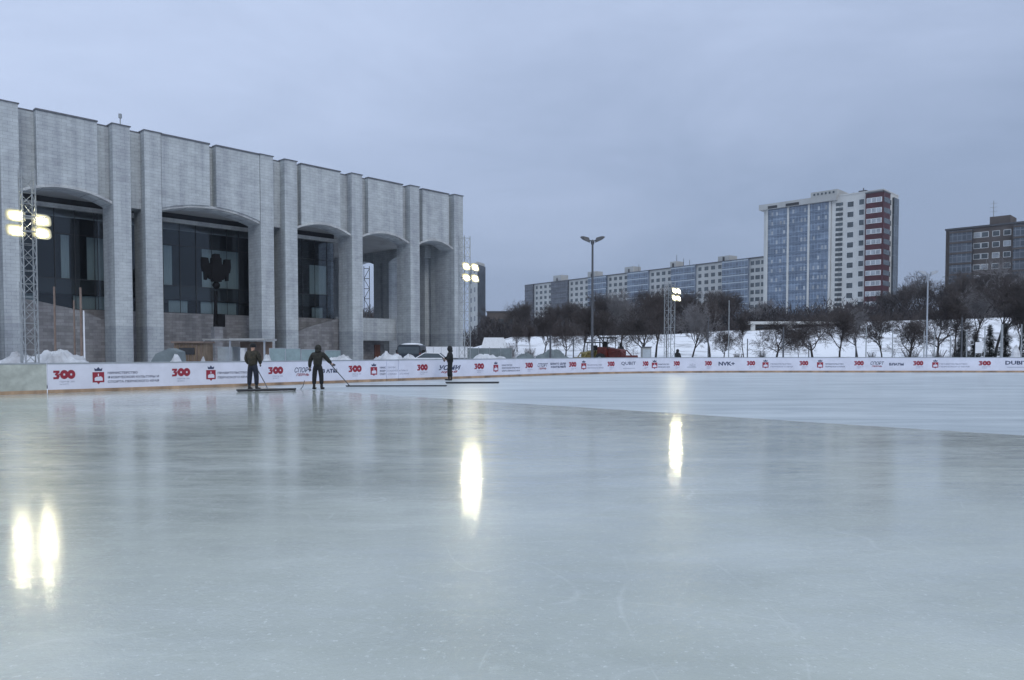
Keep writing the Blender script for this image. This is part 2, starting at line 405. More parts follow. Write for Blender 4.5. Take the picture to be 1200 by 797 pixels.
    frost = ramp(noise(0.8, 7, (.5, 2.2, 1, .3), .65, .4), .35, (1, 1, 1), .72, (.35, .35, .35)); L.new(mixf(dry, math_('MULTIPLY', math_('MULTIPLY', brk, math_('MULTIPLY', frost, .98)), math_('SUBTRACT', 1.0, math_('MULTIPLY', white, .7))), 0.08), b.inputs['Coat Weight']); b.inputs['Coat Roughness'].default_value = 0.02; b.inputs['Coat IOR'].default_value = 1.46
    b.inputs['IOR'].default_value = 1.33; b.inputs['Specular IOR Level'].default_value = 0.5
    # bumps: fine grain, gentle undulation, scratches
    h = math_('ADD', math_('MULTIPLY', noise(45, 3, None, .75), 0.0028), math_('MULTIPLY', noise(5.5, 3), 0.0010))
    h = math_('ADD', h, math_('MULTIPLY', noise(1.2, 2, (1, 1.3, 1, .2)), 0.0008))
    scr = noise(1.0, 4, (.25, 5.0, 1, .15), .5)
    h = math_('ADD', h, math_('MULTIPLY', math_('MULTIPLY', scr, dry), 0.02))
    bp = N.new('ShaderNodeBump'); bp.inputs['Strength'].default_value = 1.0; bp.inputs['Distance'].default_value = 1.0
    L.new(h, bp.inputs['Height']); L.new(bp.outputs['Normal'], b.inputs['Normal']); 
    hc = math_('ADD', math_('ADD', math_('MULTIPLY', noise(45, 3, None, .7), 0.00065), math_('MULTIPLY', noise(1.0, 3, (1.6, 8.0, 1, .1), .55), 0.0012)), math_('ADD', math_('MULTIPLY', noise(4.0, 3), 0.0004), math_('MULTIPLY', noise(1.1, 2), 0.0005)))
    bc = N.new('ShaderNodeBump'); bc.inputs['Distance'].default_value = 1.0; L.new(hc, bc.inputs['Height']); L.new(bc.outputs['Normal'], b.inputs['Coat Normal'])
    return m
ice.data.materials.clear(); ice.data.materials.append(ice_mat())

# boards ---------------------------------------------------------------
def ribbon(mb, t0, t1, z0, z1, d0, d1, mi=0, step=.5):
    """a strip following the board line between arc lengths t0 and t1; d = distance behind the face"""
    n = max(1, int((t1 - t0) / step)); prev = None
    for i in range(n + 1):
        p, d = on_path(t0 + (t1 - t0) * i / n); nrm = Vector((-d.y, d.x))
        a = p + nrm * d0; b = p + nrm * d1
        cur = [(a.x, a.y, z0), (b.x, b.y, z0), (b.x, b.y, z1), (a.x, a.y, z1)]
        if prev:
            for k in range(4):
                l = (k + 1) % 4; mb.poly([prev[k], prev[l], cur[l], cur[k]], mi)
        else: mb.poly(cur, mi)
        prev = cur
    mb.poly(prev[::-1], mi)

_txt = {}
def text_mesh(s, size, bold=0.0, shear=0.0, spacing=1.0):
    k = (s, size, bold, shear, spacing)
    if k in _txt: return _txt[k]
    cu = bpy.data.curves.new('lettering', 'FONT'); cu.body = s; cu.size = size; cu.offset = bold; cu.shear = shear
    cu.space_character = spacing; cu.align_x = 'LEFT'; cu.resolution_u = 2
    ob = bpy.data.objects.new('lettering', cu); COL.objects.link(ob)
    dg = bpy.context.evaluated_depsgraph_get()
    me = bpy.data.meshes.new_from_object(ob.evaluated_get(dg)); bpy.data.objects.remove(ob)
    w = max((v.co.x for v in me.vertices), default=0) - min((v.co.x for v in me.vertices), default=0)
    x0 = min((v.co.x for v in me.vertices), default=0)
    _txt[k] = ([(v.co.x - x0, v.co.y) for v in me.vertices], [list(p.vertices) for p in me.polygons], w)
    return _txt[k]
class Print:
    """prints laid on the board face; x runs along the board from t0, y is height"""
    def __init__(s, t0): s.t0 = t0; s.mb = MB()
    def pt(s, x, y, off=-0.006):
        p, d = on_path(s.t0 + x); n = Vector((-d.y, d.x)); q = p + n * off; return (q.x, q.y, y)
    def text(s, st, x, y, size, mi, width=None, bold=0.0, shear=0.0):
        vs, fs, w = text_mesh(st, size, bold, shear)
        k = (width / w) if width and w else 1.0; b = len(s.mb.v)
        s.mb.v += [s.pt(x + vx * k, y + vy) for vx, vy in vs]
        for f in fs: s.mb.f.append([b + i for i in f]); s.mb.m.append(mi)
    def rect(s, x0, x1, y0, y1, mi, off=-0.006): s.mb.poly([s.pt(x0, y0, off), s.pt(x1, y0, off), s.pt(x1, y1, off), s.pt(x0, y1, off)], mi)
    def shape(s, pl, mi, off=-0.006): s.mb.poly([s.pt(x, y, off) for x, y in pl], mi)
    def ring(s, cx, cy, ro, ri, mi, sx=1.0, off=-0.006):
        n = 20
        for i in range(n):
            a = 2 * math.pi * i / n; b = 2 * math.pi * (i + 1) / n
            s.shape([(cx + sx * ro * math.cos(a), cy + ro * math.sin(a)), (cx + sx * ro * math.cos(b), cy + ro * math.sin(b)),
                     (cx + sx * ri * math.cos(b), cy + ri * math.sin(b)), (cx + sx * ri * math.cos(a), cy + ri * math.sin(a))], mi, off)
    def done(s, name, parent): return s.mb.build(name, [M['red'], M['navy'], M['grey_print'], M['pale_print'], M['white']], parent)

def seg_scale(x):     # photo pixels per metre along the board at photo column x
    t = t_at_x(x); p, _ = on_path(t); q, _ = on_path(t + 1.0)
    return (F * q.x / q.y) - (F * p.x / p.y)
def logo300(xc, parent, wp):
    w = t_at_x(xc + wp / 2) - t_at_x(xc - wp / 2)
    pr = Print(t_at_x(xc) - w / 2); y = .66
    # three overlapping fat rings and an open 3
    r = .135
    k = w / .84
    pr.shape([(0, y + .16), (.24 * k, y + .16), (.24 * k, y + .09), (.17 * k, y + .04), (.25 * k, y - .03), (.2 * k, y - .14), (0, y - .15), (0, y - .07), (.11 * k, y - .07), (.13 * k, y - .03), (.06 * k, y + .0), (.06 * k, y + .04), (.12 * k, y + .08), (0, y + .08)], 0)
    pr.ring(.42 * k, y + .015, .165, .04, 0, k, -.007); pr.ring(.69 * k, y + .015, .165, .04, 0, k, -.008)
    pr.rect(.2 * k, .34 * k, y + .0, y + .05, 0, -.0065)
    pr.rect(.5 * k, .6 * k, y - .01, y + .05, 0, -.0065)
    pr.done('anniversary_logo', parent); pr = Print(t_at_x(xc) - w / 2)
    pr.text('ПЕРМЬ 300', .24 * k, y - .27, .075, 2, width=.58 * k)
    pr.done('lettering', parent); pr = Print(t_at_x(xc) - w / 2)
    pr.text('МЫ ВМЕСТЕ', .24 * k, y - .36, .07, 2, width=.34 * k)
    pr.done('lettering', parent)
def emblem(xe, parent, lines, tx, tw, pale=False):
    """red shield emblem with a crown at xe and its lines of text from photo column tx"""
    h = .42; w = .40 if xe < 600 else .44
    pr = Print(t_at_x(xe) - w / 2); y0 = .32; c = 0
    pr.shape([(0, y0 + .04), (w * .36, y0 + .04), (w * .5, y0 - .03), (w * .64, y0 + .04), (w, y0 + .04), (w, y0 + h), (0, y0 + h)], 0)
    pr.shape([(w * .18, y0 + .1), (w * .86, y0 + .1), (w * .86, y0 + .2), (w * .72, y0 + .26), (w * .3, y0 + .24), (w * .18, y0 + .2)], 4, -.008)
    pr.shape([(w * .46, y0 + .27), (w * .54, y0 + .27), (w * .54, y0 + .36), (w * .46, y0 + .36)], 4, -.008)
    pr.shape([(w * .2, y0 + h + .04), (w * .8, y0 + h + .04), (w * .86, y0 + h + .15), (w * .66, y0 + h + .11), (w * .5, y0 + h + .19), (w * .34, y0 + h + .11), (w * .14, y0 + h + .15)], 1)
    pr.done('coat_of_arms', parent)
    t1 = t_at_x(tx); pr = Print(t1); L_ = max(len(l) for l in lines); n = len(lines)
    W = t_at_x(tx + tw) - t1
    for i, l in enumerate(lines):
        pr = Print(t1); pr.text(l, 0, .33 + (n - 1 - i) * (.165 if n == 3 else .19) + (0 if n == 3 else .05), .118, 2 if pale else 1, width=W * len(l) / L_, bold=.002); pr.done('ministry_lettering', parent)
MIN = ['МИНИСТЕРСТВО', 'ФИЗИЧЕСКОЙ КУЛЬТУРЫ И', 'СПОРТА ПЕРМСКОГО КРАЯ']
GOV = ['ПРАВИТЕЛЬСТВО', 'ПЕРМСКОГО КРАЯ']
def board(x0, x1, mat, label, name='rink_board', tail=False):
    t0 = t_at_x(x0) if x0 is not None else 0.0; t1 = t_at_x(x1) if x1 is not None else arc[-1]
    p, _ = on_path((t0 + t1) / 2)
    r = thing(name, (p.x, p.y, 0), label, 'rink board')
    g_ = .02
    mb = MB(); ribbon(mb, t0 + g_, t1 - g_, .14, BH - .05, 0, .05); mb.build('panel', mat, r)
    mb = MB(); ribbon(mb, t0 + g_, t1 - g_, .012, .14, -.012, .05); mb.build('kick_plate', M['kick'], r)
    mb = MB(); ribbon(mb, t0 + g_, t1 - g_, BH - .05, BH, -.015, .07); mb.build('top_rail', M['rail'], r)
    t = t0 + .3
    while t < t1 - .1:
        mb = MB(); q, d = on_path(t); n = Vector((-d.y, d.x)); a = q + n * .08; b = q + n * .55
        mb.tube((a.x, a.y, 0), (a.x, a.y, BH - .06), .03, n=4); mb.tube((b.x, b.y, 0), (a.x, a.y, BH - .3), .025, n=4); t += 2.0
        mb.build('support_post', M['steel'], r)
    return r
b0 = board(None, 55, M['greenish'], 'blank greenish frosted board left of the first white banner')
b1 = board(55, 291, M['white'], 'white printed banner board running from the blank green one to the rounded gate')
b2 = board(291, 453, M['white'], 'white banner board behind the two scraping workers')
b3 = board(453, 467, M['white'], 'narrow white gate panel with seams on both sides', 'rink_gate')
b4 = board(467, None, M['white'], 'longest white banner board curving away round the far end of the ice')
def bd(x): return b1 if x < 291 else b2 if x < 452 else b4
for x, wp in ((75, 25.5), (212, 21), (323, 17), (416, 15), (495, 12), (561.5, 11), (620, 8.5), (671, 8.5), (716, 8), (756.5, 6.5), (793, 7), (830, 8), (880, 9.5), (942, 10), (1006.5, 11), (1076, 11.5), (1154, 14)): logo300(x, bd(x), wp)
emblem(115, b1, MIN, 126, 60); emblem(247, b1, GOV, 255, 37); emblem(438, b2, ['МИНИС', 'ФИЗИЧ', 'СПОРТ'], 445, 7)
# the third ministry text runs over the gate seams: split by board
def lines_on(parent, tx, tw, ls, mi=2, size=.112):
    pr = Print(t_at_x(tx)); W = t_at_x(tx + tw) - t_at_x(tx); L_ = max(map(len, ls))
    for i, l in enumerate(ls):
        l = l.rstrip()
        if l: pr = Print(t_at_x(tx)); pr.text(l, 0, .33 + (len(ls) - 1 - i) * .165, size, mi, width=W * len(l) / L_); pr.done('ministry_lettering', parent)
lines_on(b3, 454, 12, ['ТЕРСТВО  ', 'ЕСКОЙ КУЛ', 'А ПЕРМСК']); lines_on(b4, 468, 11, [' ', 'ЬТУРЫ И', 'ОГО КРАЯ'])
emblem(581, b4, MIN, 588, 21); emblem(684, b4, GOV + [], 688, 19, True); emblem(767, b4, GOV, 771, 14); emblem(897, b4, GOV, 903, 26, True)
emblem(961, b4, GOV, 967, 23); emblem(1096, b4, GOV, 1101, 35, True)
def word(parent, x, w, st, y, size, mi, shear=0, bold=.004, under=None):
    pr = Print(t_at_x(x)); W = t_at_x(x + w) - t_at_x(x)
    pr.text(st, 0, y, size, mi, width=W, bold=bold, shear=shear)
    if under:
        pr.text(under, W * .1, y - .16, .15, 0, width=W * .75, bold=.004, shear=.3)
    pr.done('sponsor_lettering', parent)
word(b2, 345, 20, 'СПОРТ', .56, .3, 1, .3, under='ПЕРМЬ'); word(b2, 377, 18, 'В АТМ', .52, .22, 1, bold=.012)
word(b4, 514, 26, 'УСМИ', .52, .32, 1, .3, .012, under='край')
word(b4, 630, 12, 'СПОРТ', .56, .3, 1, .3, under='ПЕРМЬ')
pr = Print(t_at_x(645)); W_ = t_at_x(663) - t_at_x(645); pr.text('БЛАГО ДЛЯ', 0, .68, .15, 1, W_, .008); pr.text('ЖИТЕЛЕЙ', 0, .48, .15, 1, W_, .008); pr.done('sponsor_lettering', b4)
word(b4, 728, 17, 'QUBIT', .60, .3, 1); pr = Print(t_at_x(730)); pr.rect(0, t_at_x(744) - t_at_x(730), .34, .38, 3); pr.done('sponsor_lettering', b4)
pr = Print(t_at_x(805)); W_ = t_at_x(816) - t_at_x(805); pr.text('лёд', .15, .45, .3, 3, W_ * .7, .0, .3); pr.rect(0, W_, .38, .43, 3); pr.done('sponsor_lettering', b4)
word(b4, 842, 19, 'NVK+', .52, .36, 1, 0, .014)
word(b4, 1020, 16, 'СПОРТ', .56, .32, 1, .3, under='ПЕРМЬ'); word(b4, 1042, 17, 'БЛАТМ', .52, .22, 1, bold=.012)
word(b4, 1178, 26, 'DUBIT', .58, .36, 1, 0, .012); pr = Print(t_at_x(1180)); pr.rect(0, t_at_x(1202) - t_at_x(1180), .36, .41, 3); pr.done('sponsor_lettering', b4)

# ------------------------------------------------------------------ theatre
th = thing('theatre', T(44, 0, 0), 'huge pale stone theatre with tall paired piers, arched bays and dark glazing', 'theatre')
ZT = 22.6; PD = 2.8
cols = [(5.6, 7.05), (8.5, 10.0), (17.45, 18.8), (26.3, 27.85), (29.15, 30.7), (41.1, 42.6), (44.0, 45.5), (52.8, 54.3), (61.7, 63.2), (69.3, 70.9)]
for i, (a, b) in enumerate(cols):
    mb = MB(); mb.box(a, b, 0, PD if i < 9 else 4.9, 0, ZT, T); mb.build('pier', M['stone'], th)
    mb = MB(); mb.box(a - .08, b + .08, -.1, PD, ZT + .003, ZT + .09, T); mb.build('coping', M['roofmetal'], th)
def arch(a, b, z0, sag, n=14): return [(a + (b - a) * i / n, z0 + sag * (1 - (2 * i / n - 1) ** 2)) for i in range(n + 1)]
def frieze(a, b, c0_, c1_, d0, d1, zt, z0=15.2, sag=.9, mat=None, name='frieze', lift=0.0):
    """wall between a and b whose lower edge follows the arch that spans c0_ to c1_"""
    n = 12; prof = []
    for i in range(n + 1):
        s = a + (b - a) * i / n; q = 2 * (s - c0_) / (c1_ - c0_) - 1
        prof.append((s, z0 + sag * (1 - q * q) + lift))
    prof += [(b, zt), (a, zt)]
    mb = MB(); mb.prism(prof, d0, d1, T); return mb.build(name, mat or M['stone'], th)
bays = [(10.0, 17.45), (18.8, 26.3), (30.7, 41.1), (45.5, 52.8), (54.3, 61.7), (63.2, 69.3)]
for a, b in bays: frieze(a + .003, b - .003, a, b, 1.0, PD - .1, ZT - .15)
for a, b in ((7.05, 8.5), (27.85, 29.15), (42.6, 44.0)):
    mb = MB(); mb.box(a + .003, b - .003, 1.0, PD - .1, 15.25, ZT - .15, T); mb.build('frieze', M['stone'], th)
panels = [(11.2, 16.2, 0), (20.2, 25.1, 1), (30.75, 35.55, 2), (36.25, 41.05, 2), (46.2, 51.4, 3), (55.4, 60.7, 4), (64.0, 68.55, 5)]
for a, b, k in panels:
    c0_, c1_ = bays[k]; dd = .06 if k == 2 else .3
    frieze(a, b, c0_, c1_, dd, .99, ZT - .08, name='frieze_panel', lift=.26)
    mb = MB(); mb.box(a - .05, b + .05, dd - .12, .9, ZT - .077, ZT + .06, T); mb.build('coping', M['roofmetal'], th)
for (a, b) in bays:
    mb = MB(); n = 16
    for i in range(n):
        s0 = a + .02 + (b - a - .04) * i / n; s1 = a + .02 + (b - a - .04) * (i + 1) / n
        f = lambda s: 15.2 + .9 * (1 - (2 * (s - a) / (b - a) - 1) ** 2)
        lo = [T(s0, .22, f(s0) + .02), T(s1, .22, f(s1) + .02), T(s1, .998, f(s1) + .02), T(s0, .998, f(s0) + .02)]
        hi = [T(s0, .22, f(s0) + .257), T(s1, .22, f(s1) + .257), T(s1, .998, f(s1) + .257), T(s0, .998, f(s0) + .257)]
        mb.hexa(lo + hi)
    mb.build('arch_lip', M['stone_lip'], th)
mb = MB(); mb.box(4, 70.5, 1.05, 45, ZT - .148, ZT + .02, T); mb.build('roof', M['roofmetal'], th)
mb = MB(); mb.box(4, 68.1, PD - .09, 45, 16.15, 16.5, T); mb.build('ceiling', M['soffit'], th)
# podium wall and glazing
GD = 6.0
mb = MB(); mb.box(4, 54.5, GD - .2, GD + .5, 0, 5.6, T); mb.box(54.1, 54.6, GD + .5, 40, 0, 16.1, T); mb.build('podium_wall', M['stone_low'], th)
mb = MB(); mb.box(4, 54.6, GD - .45, GD + .4, 15.15, 15.55, T); mb.build('glazing_beam', M['stone_lip'], th)
mb = MB(); mb.box(4, 54.2, GD - .15, GD + .4, 15.56, 16.14, T); mb.build('glazing_header', M['interior'], th)
mb = MB(); mb.box(4, 54, 16, 16.3, 0, 16, T); mb.box(4, 54, GD + .6, 16, 5.2, 5.55, T); mb.build('foyer_wall', M['interior'], th)
mb = MB(); mb.box(4, 54, GD + .25, 12, 7.1, 8.5, T); mb.build('foyer_gallery', M['dark'], th)
mb = MB()
for a, b in ((23.8, 24.5), (26.1, 27.7), (33.2, 34.4), (37.7, 42.0), (51.2, 53.6), (13, 13.8)):
    mb.box(a, b, GD + .7, GD + .8, 8.6, 12.8 if a < 40 else 12.2, T)
mb.build('foyer_drape', M['curtain'], th)
mb = MB()
for a, b in ((24.8, 28.2), (37.5, 41.6), (13.3, 15), (20.5, 21.5), (34, 36), (51.5, 53)):
    mb.box(a, b, GD + .7, GD + .8, 5.65, 7.0, T)
mb.build('foyer_counter', M['curtain'], th)
glass = bpy.data.materials.new('foyer_glass'); glass.use_nodes = True
nt = glass.node_tree; nt.nodes.clear(); o_ = nt.nodes.new('ShaderNodeOutputMaterial'); mxs = nt.nodes.new('ShaderNodeMixShader')
tr = nt.nodes.new('ShaderNodeBsdfTransparent'); tr.inputs[0].default_value = (.84, .89, .91, 1); gl = nt.nodes.new('ShaderNodeBsdfGlossy'); gl.inputs['Roughness'].default_value = .03
gl.inputs[0].default_value = (.8, .85, .9, 1)
fr = nt.nodes.new('ShaderNodeFresnel'); fr.inputs[0].default_value = 1.5
nt.links.new(fr.outputs[0], mxs.inputs[0]); nt.links.new(tr.outputs[0], mxs.inputs[1]); nt.links.new(gl.outputs[0], mxs.inputs[2]); nt.links.new(mxs.outputs[0], o_.inputs[0])
for a, b in ((10.0, 17.5), (18.8, 26.3), (27.85, 29.15), (30.7, 41.1), (42.6, 44.0), (45.5, 53.9)):
    mb = MB(); mb.box(a - 1.2, b + .35, GD + .1, GD + .14, 5.6, 15.15, T); gz = mb.build('glazing', glass, th)
    mb = MB(); s = a - 1.0
    while s < b + .3: mb.box(s, s + .045, GD + .02, GD + .09, 5.6, 15.15, T); s += 1.75
    for z in (5.6, 8.5, 12.8): mb.box(a - 1.2, b + .35, GD + .03, GD + .08, z, z + .06, T)
    mb.build('mullion_grid', M['mullion'], gz)
# balustrade slab in the open corner bay, recess below
mb = MB(); mb.box(53.0, 61.9, 3.2, 3.9, 2.9, 5.75, T); mb.box(53.0, 61.9, 3.9, 8, 4.2, 4.6, T); mb.build('terrace_parapet', M['stone'], th)
mb = MB(); mb.box(54.3, 62.0, 6.0, 6.3, 0, 4.19, T); mb.build('recess_wall', M['stone_low'], th)
mb = MB(); mb.box(60.4, 61.3, 5.9, 5.99, 0, 2.4, T); mb.build('door', M['brick'], th)
# side colonnade at the far end
for d0, d1, s0 in ((5.5, 7.0, 68.75), (13.0, 14.5, 68.3), (15.2, 16.7, 68.35), (24.2, 25.7, 68.1), (27, 28.5, 68.1), (36, 37.5, 68.1), (39, 40.5, 68.1)):
    mb = MB(); mb.box(s0, 70.9, d0, d1, 0, ZT, T); mb.build('pier', M['stone'], th)
mb = MB()
for d0, d1 in ((4.9, 5.5), (7.0, 13.0), (14.5, 15.2), (16.7, 24.2), (25.7, 27), (28.5, 36), (37.5, 39)):
    n = 10; prof = [(d0 + (d1 - d0) * i / n, 14.5 + (.7 if d1 - d0 > 2 else 0) * (1 - (2 * i / n - 1) ** 2)) for i in range(n + 1)] + [(d1, ZT - .15), (d0, ZT - .15)]
    mb.prism(prof, 68.3, 70.4, lambda x, y, z: T(y, x, z))
mb.build('side_frieze', M['stone'], th)
# curved ramp walls in front of the podium
def ramp_wall(prof, d0=3.2, d1=3.6):
    mb = MB(); mb.prism([(prof[0][0], 0)] + prof + [(prof[-1][0], 0)], d0, d1, T); mb.build('ramp_wall', M['stone_low'], th)
ramp_wall([(18.85, 6.3), (20.5, 6.15), (22, 5.85), (23.5, 5.55), (25, 5.15), (26.0, 4.7), (27.3, 4.4)])
ramp_wall([(45.4, 3.1), (46.5, 3.5), (48.5, 4.3), (51, 5.0), (53.0, 5.5)])
ramp_wall([(10.1, 4.4), (12, 5.2), (15, 5.9), (17.4, 6.2)])
# small mast on the roof
mb = MB(); p = T(27.2, .5, 0); mb.tube((p[0], p[1], ZT + .1), (p[0], p[1], ZT + .9), .05); mb.box(p[0] - .12, p[0] + .12, p[1] - .1, p[1] + .1, ZT + .8, ZT + 1.2); mb.build('roof_spike', M['steel'], th)

# winged sculpture on a post before the middle bay
pc = at(253.5, 340, 73.5)
def toward(c):
    """local frame at ground point c: x along the facade, y into it"""
    return lambda x, y, z: (c.x + U.x * x + V.x * y, c.y + U.y * x + V.y * y, z)
FR = toward(pc); px = 73.5 / F
zz = lambda y: at(253, y, 73.5).z
st = thing('winged_sculpture', (pc.x, pc.y, 0), 'black winged emblem with raised wings on a ball and post before the middle bay', 'sculpture')
mb = MB(); mb.box(-.42, .42, -.4, .4, 0, zz(383), FR); mb.build('plinth', M['stone_low'], st)
mb = MB(); mb.box(-.1, .72, -.3, .3, zz(383), zz(368), FR); mb.build('base_block', M['bronze'], st)
mb = MB(); mb.tube(FR(-.15, 0, zz(383)), FR(-.05, 0, zz(341)), .2, .16, 10); mb.build('post', M['bronze'], st)
mb = MB(); q = FR(0, 0, zz(334.3)); mb.ball(q, .36, .36, .36, nu=14, nv=10); mb.build('ball', M['bronze'], st, True)
z0 = zz(330); K = .0122
mb = MB(); mb.prism([(x * K, z0 + (310 - y) * K) for x, y in ((-34, 312), (34, 312), (44, 250), (40, 190), (36, 125), (24, 118), (20, 92), (-20, 92), (-24, 118), (-36, 125), (-40, 190), (-44, 250))], -.3, .3, FR); mb.build('torso', M['bronze'], st)
for sg in (-1, 1):
    mb = MB(); mb.prism([(sg * x * K, z0 + (310 - y) * K) for x, y in ((38, 285), (38, 175), (62, 168), (70, 128), (116, 126), (118, 190), (110, 235), (100, 240), (96, 300), (80, 303), (76, 255), (68, 280), (52, 296))], -.2, .2, FR); mb.build('wing', M['bronze'], st)

# ------------------------------------------------------------------ people
def skin_obj(name, verts, edges, radii, mat, parent, root=0, sub=1, mats=None, mfun=None):
    me = bpy.data.meshes.new(name); me.from_pydata(verts, edges, []); ob = bpy.data.objects.new(name, me); COL.objects.link(ob)
    md = ob.modifiers.new('skin', 'SKIN'); md.use_smooth_shade = True; md.branch_smoothing = .4
    sv = me.skin_vertices[0].data
    for i, r in enumerate(radii): sv[i].radius = (r, r) if not isinstance(r, tuple) else r
    for i in range(len(verts)): sv[i].use_root = (i == root)
    ss = ob.modifiers.new('sub', 'SUBSURF'); ss.levels = sub; ss.render_levels = sub
    dg = bpy.context.evaluated_depsgraph_get(); m2 = bpy.data.meshes.new_from_object(ob.evaluated_get(dg)); bpy.data.objects.remove(ob)
    m2.name = name
    for m in (mats or [mat]): m2.materials.append(m)
    if mfun:
        for p in m2.polygons: p.material_index = mfun(p.center)
    for p in m2.polygons: p.use_smooth = True
    o = bpy.data.objects.new(name, m2); COL.objects.link(o); adopt(o, parent) if parent else None
    return o
M['skin'] = P('skin', (0.42, 0.25, 0.19), .6)
M['camo'] = P('camouflage_cloth', (0.010, 0.011, 0.009), .9, col2=(0.055, 0.048, 0.034), scale=9)
M['olive'] = P('dark_olive_cloth', (0.009, 0.010, 0.009), .9, col2=(0.026, 0.026, 0.020), scale=9)
M['navycloth'] = P('navy_cloth', (0.01, 0.014, 0.028), .85, .3, 5)
M['blackcloth'] = P('black_cloth', (0.010, 0.011, 0.013), .9, .3, 5)
M['boot'] = P('boot_leather', (0.012, 0.012, 0.012), .6)
M['glove'] = P('glove', (0.02, 0.02, 0.022), .8)
def person(loc, H, face, label, joints, jm, tm, hood=False):
    """joints: world-independent dict in metres for a 1.78 m figure facing -Y (local); face = z rotation"""
    r = thing('person', loc, label, 'person'); r.rotation_euler = (0, 0, face)
    k = H / 1.78
    J = {n: Vector(p) * k for n, p in joints.items()}
    Lv = [J['pelvis'], J['waist'], J['chest'], J['neck'], J['head'] - Vector((0, 0, .07)) * k, J['head'] + Vector((0, 0, .05)) * k]
    rad = [.09, .09, .10, .055, .085, .075]
    ed = [(0, 1), (1, 2), (2, 3), (3, 4), (4, 5)]
    def chain(start, ps, rs):
        prev = start
        for p, q in zip(ps, rs): Lv.append(p); rad.append(q); ed.append((prev, len(Lv) - 1)); prev = len(Lv) - 1
        return prev
    for s in 'LR':
        chain(0, [J['hip' + s], J['knee' + s], J['ankle' + s], J['toe' + s]], [.095, .06, .04, .035])
        w = chain(2, [J['sh' + s], J['elb' + s], J['wri' + s], J['hand' + s]], [.065, .045, .028, .03])
    body = skin_obj('body', [tuple(v) for v in Lv], ed, [q * k for q in rad], M['skin'], None)
    # the body is parented in the empty's local frame
    def par(o): o.parent = r; o.matrix_parent_inverse = Matrix.Identity(4)
    par(body)
    # fingers
    for s in 'LR':
        hnd = J['hand' + s]; dirn = (hnd - J['wri' + s]).normalized(); side = dirn.cross(Vector((0, 1, 0.2))).normalized(); dn = side.cross(dirn)
        mb = MB()
        for i, ln in enumerate((.075, .085, .08, .062)):
            b = hnd + side * (.024 * (i - 1.5)) * k; m_ = b + dirn * ln * .55 * k + dn * .012; e = m_ + dirn * ln * .3 * k + dn * .035 * k
            mb.path([b - dirn * .03, m_, e], [.013, .011, .009], 6)
        b = hnd - dirn * .02 + side * .035; mb.path([b, b + side * .03 + dirn * .02, b + side * .03 + dirn * .055], [.014, .012, .01], 6)
        par(mb.build('glove', M['glove']))
    # jacket
    Jv = [J['pelvis'] + Vector((0, 0, -.10)) * k, J['waist'], J['chest'], J['neck'] + Vector((0, 0, .0)) * k]; jr = [.215, .2, .215, .095]; je = [(0, 1), (1, 2), (2, 3)]
    for s in 'LR':
        b = len(Jv); Jv += [J['sh' + s], J['elb' + s], J['wri' + s]]; jr += [.115, .092, .068]; je += [(2, b), (b, b + 1), (b + 1, b + 2)]
    par(skin_obj('jacket', [tuple(v) for v in Jv], je, [q * k for q in jr], jm, None))
    Tv = [J['waist'] - Vector((0, 0, .06)), J['pelvis']]; trr = [.14, .165]; te = [(0, 1)]
    for s in 'LR':
        b = len(Tv); Tv += [J['hip' + s] + Vector((0, 0, -.04)), J['knee' + s], J['ankle' + s] + Vector((0, 0, .06))]; trr += [.125, .1, .088]; te += [(1, b), (b, b + 1), (b + 1, b + 2)]
    par(skin_obj('trousers', [tuple(v) for v in Tv], te, [q * k for q in trr], tm, None))
    for s in 'LR':
        a = J['ankle' + s]; t = J['toe' + s]; mb = MB(); d = (t - a); d.z = 0; d.normalize()
        heel = a - d * .06
        mb.ball((a.x, a.y, .12), .058, .058, .13); mb.ball((a.x + d.x * .09, a.y + d.y * .09, .045), .075 + .07 * abs(d.x), .075 + .07 * abs(d.y), .048)
        par(mb.build('boot', M['boot'], None, True))
    h = J['head']; mb = MB()
    if hood:
        mb.ball(h + Vector((0, .02, .01)) * k, .135 * k, .145 * k, .165 * k, nu=14, nv=10); mb.ball(J['neck'] + Vector((0, .03, .03)), .13 * k, .13 * k, .09 * k)
        par(mb.build('hood', jm, None, True))
    else:
        mb.ball(h + Vector((0, 0, .055)) * k, .115 * k, .125 * k, .1 * k, nu=14, nv=8); mb.ball(h + Vector((0, 0, .01)) * k, .125 * k, .135 * k, .04 * k, nu=14, nv=5)
        par(mb.build('hat', M['blackcloth'], None, True))
    # face
    mb = MB(); mb.ball(h + Vector((0, -.098, -.01)) * k, .016, .022, .022); par(mb.build('nose', M['skin'], None, True))
    mb = MB(); mb.ball(h + Vector((-.033, -.085, .02)) * k, .011); mb.ball(h + Vector((.033, -.085, .02)) * k, .011); par(mb.build('eyes', M['black'], None))
    mb = MB(); mb.box(-.025, .025, -.09, -.08, -.06, -.052, lambda x, y, z: (h.x + x, h.y + y, h.z + z)); par(mb.build('mouth', M['redpaint'], None))
    return r, J
base = dict(pelvis=(0, 0, .95), waist=(0, 0, 1.12), chest=(0, 0, 1.34), neck=(0, -.01, 1.52), head=(0, -.03, 1.66),
            hipL=(.10, 0, .90), kneeL=(.14, -.02, .5), ankleL=(.15, 0, .1), toeL=(.17, -.14, .04),
            hipR=(-.10, 0, .90), kneeR=(-.14, -.02, .5), ankleR=(-.15, 0, .1), toeR=(-.17, -.14, .04),
            shL=(.2, 0, 1.44), elbL=(.27, -.05, 1.17), wriL=(.2, -.22, 1.0), handL=(.17, -.3, .96),
            shR=(-.2, 0, 1.44), elbR=(-.27, -.05, 1.17), wriR=(-.2, -.22, 1.0), handR=(-.17, -.3, .96))
ICEZ = .008
p1 = gp(296.5, 457); 
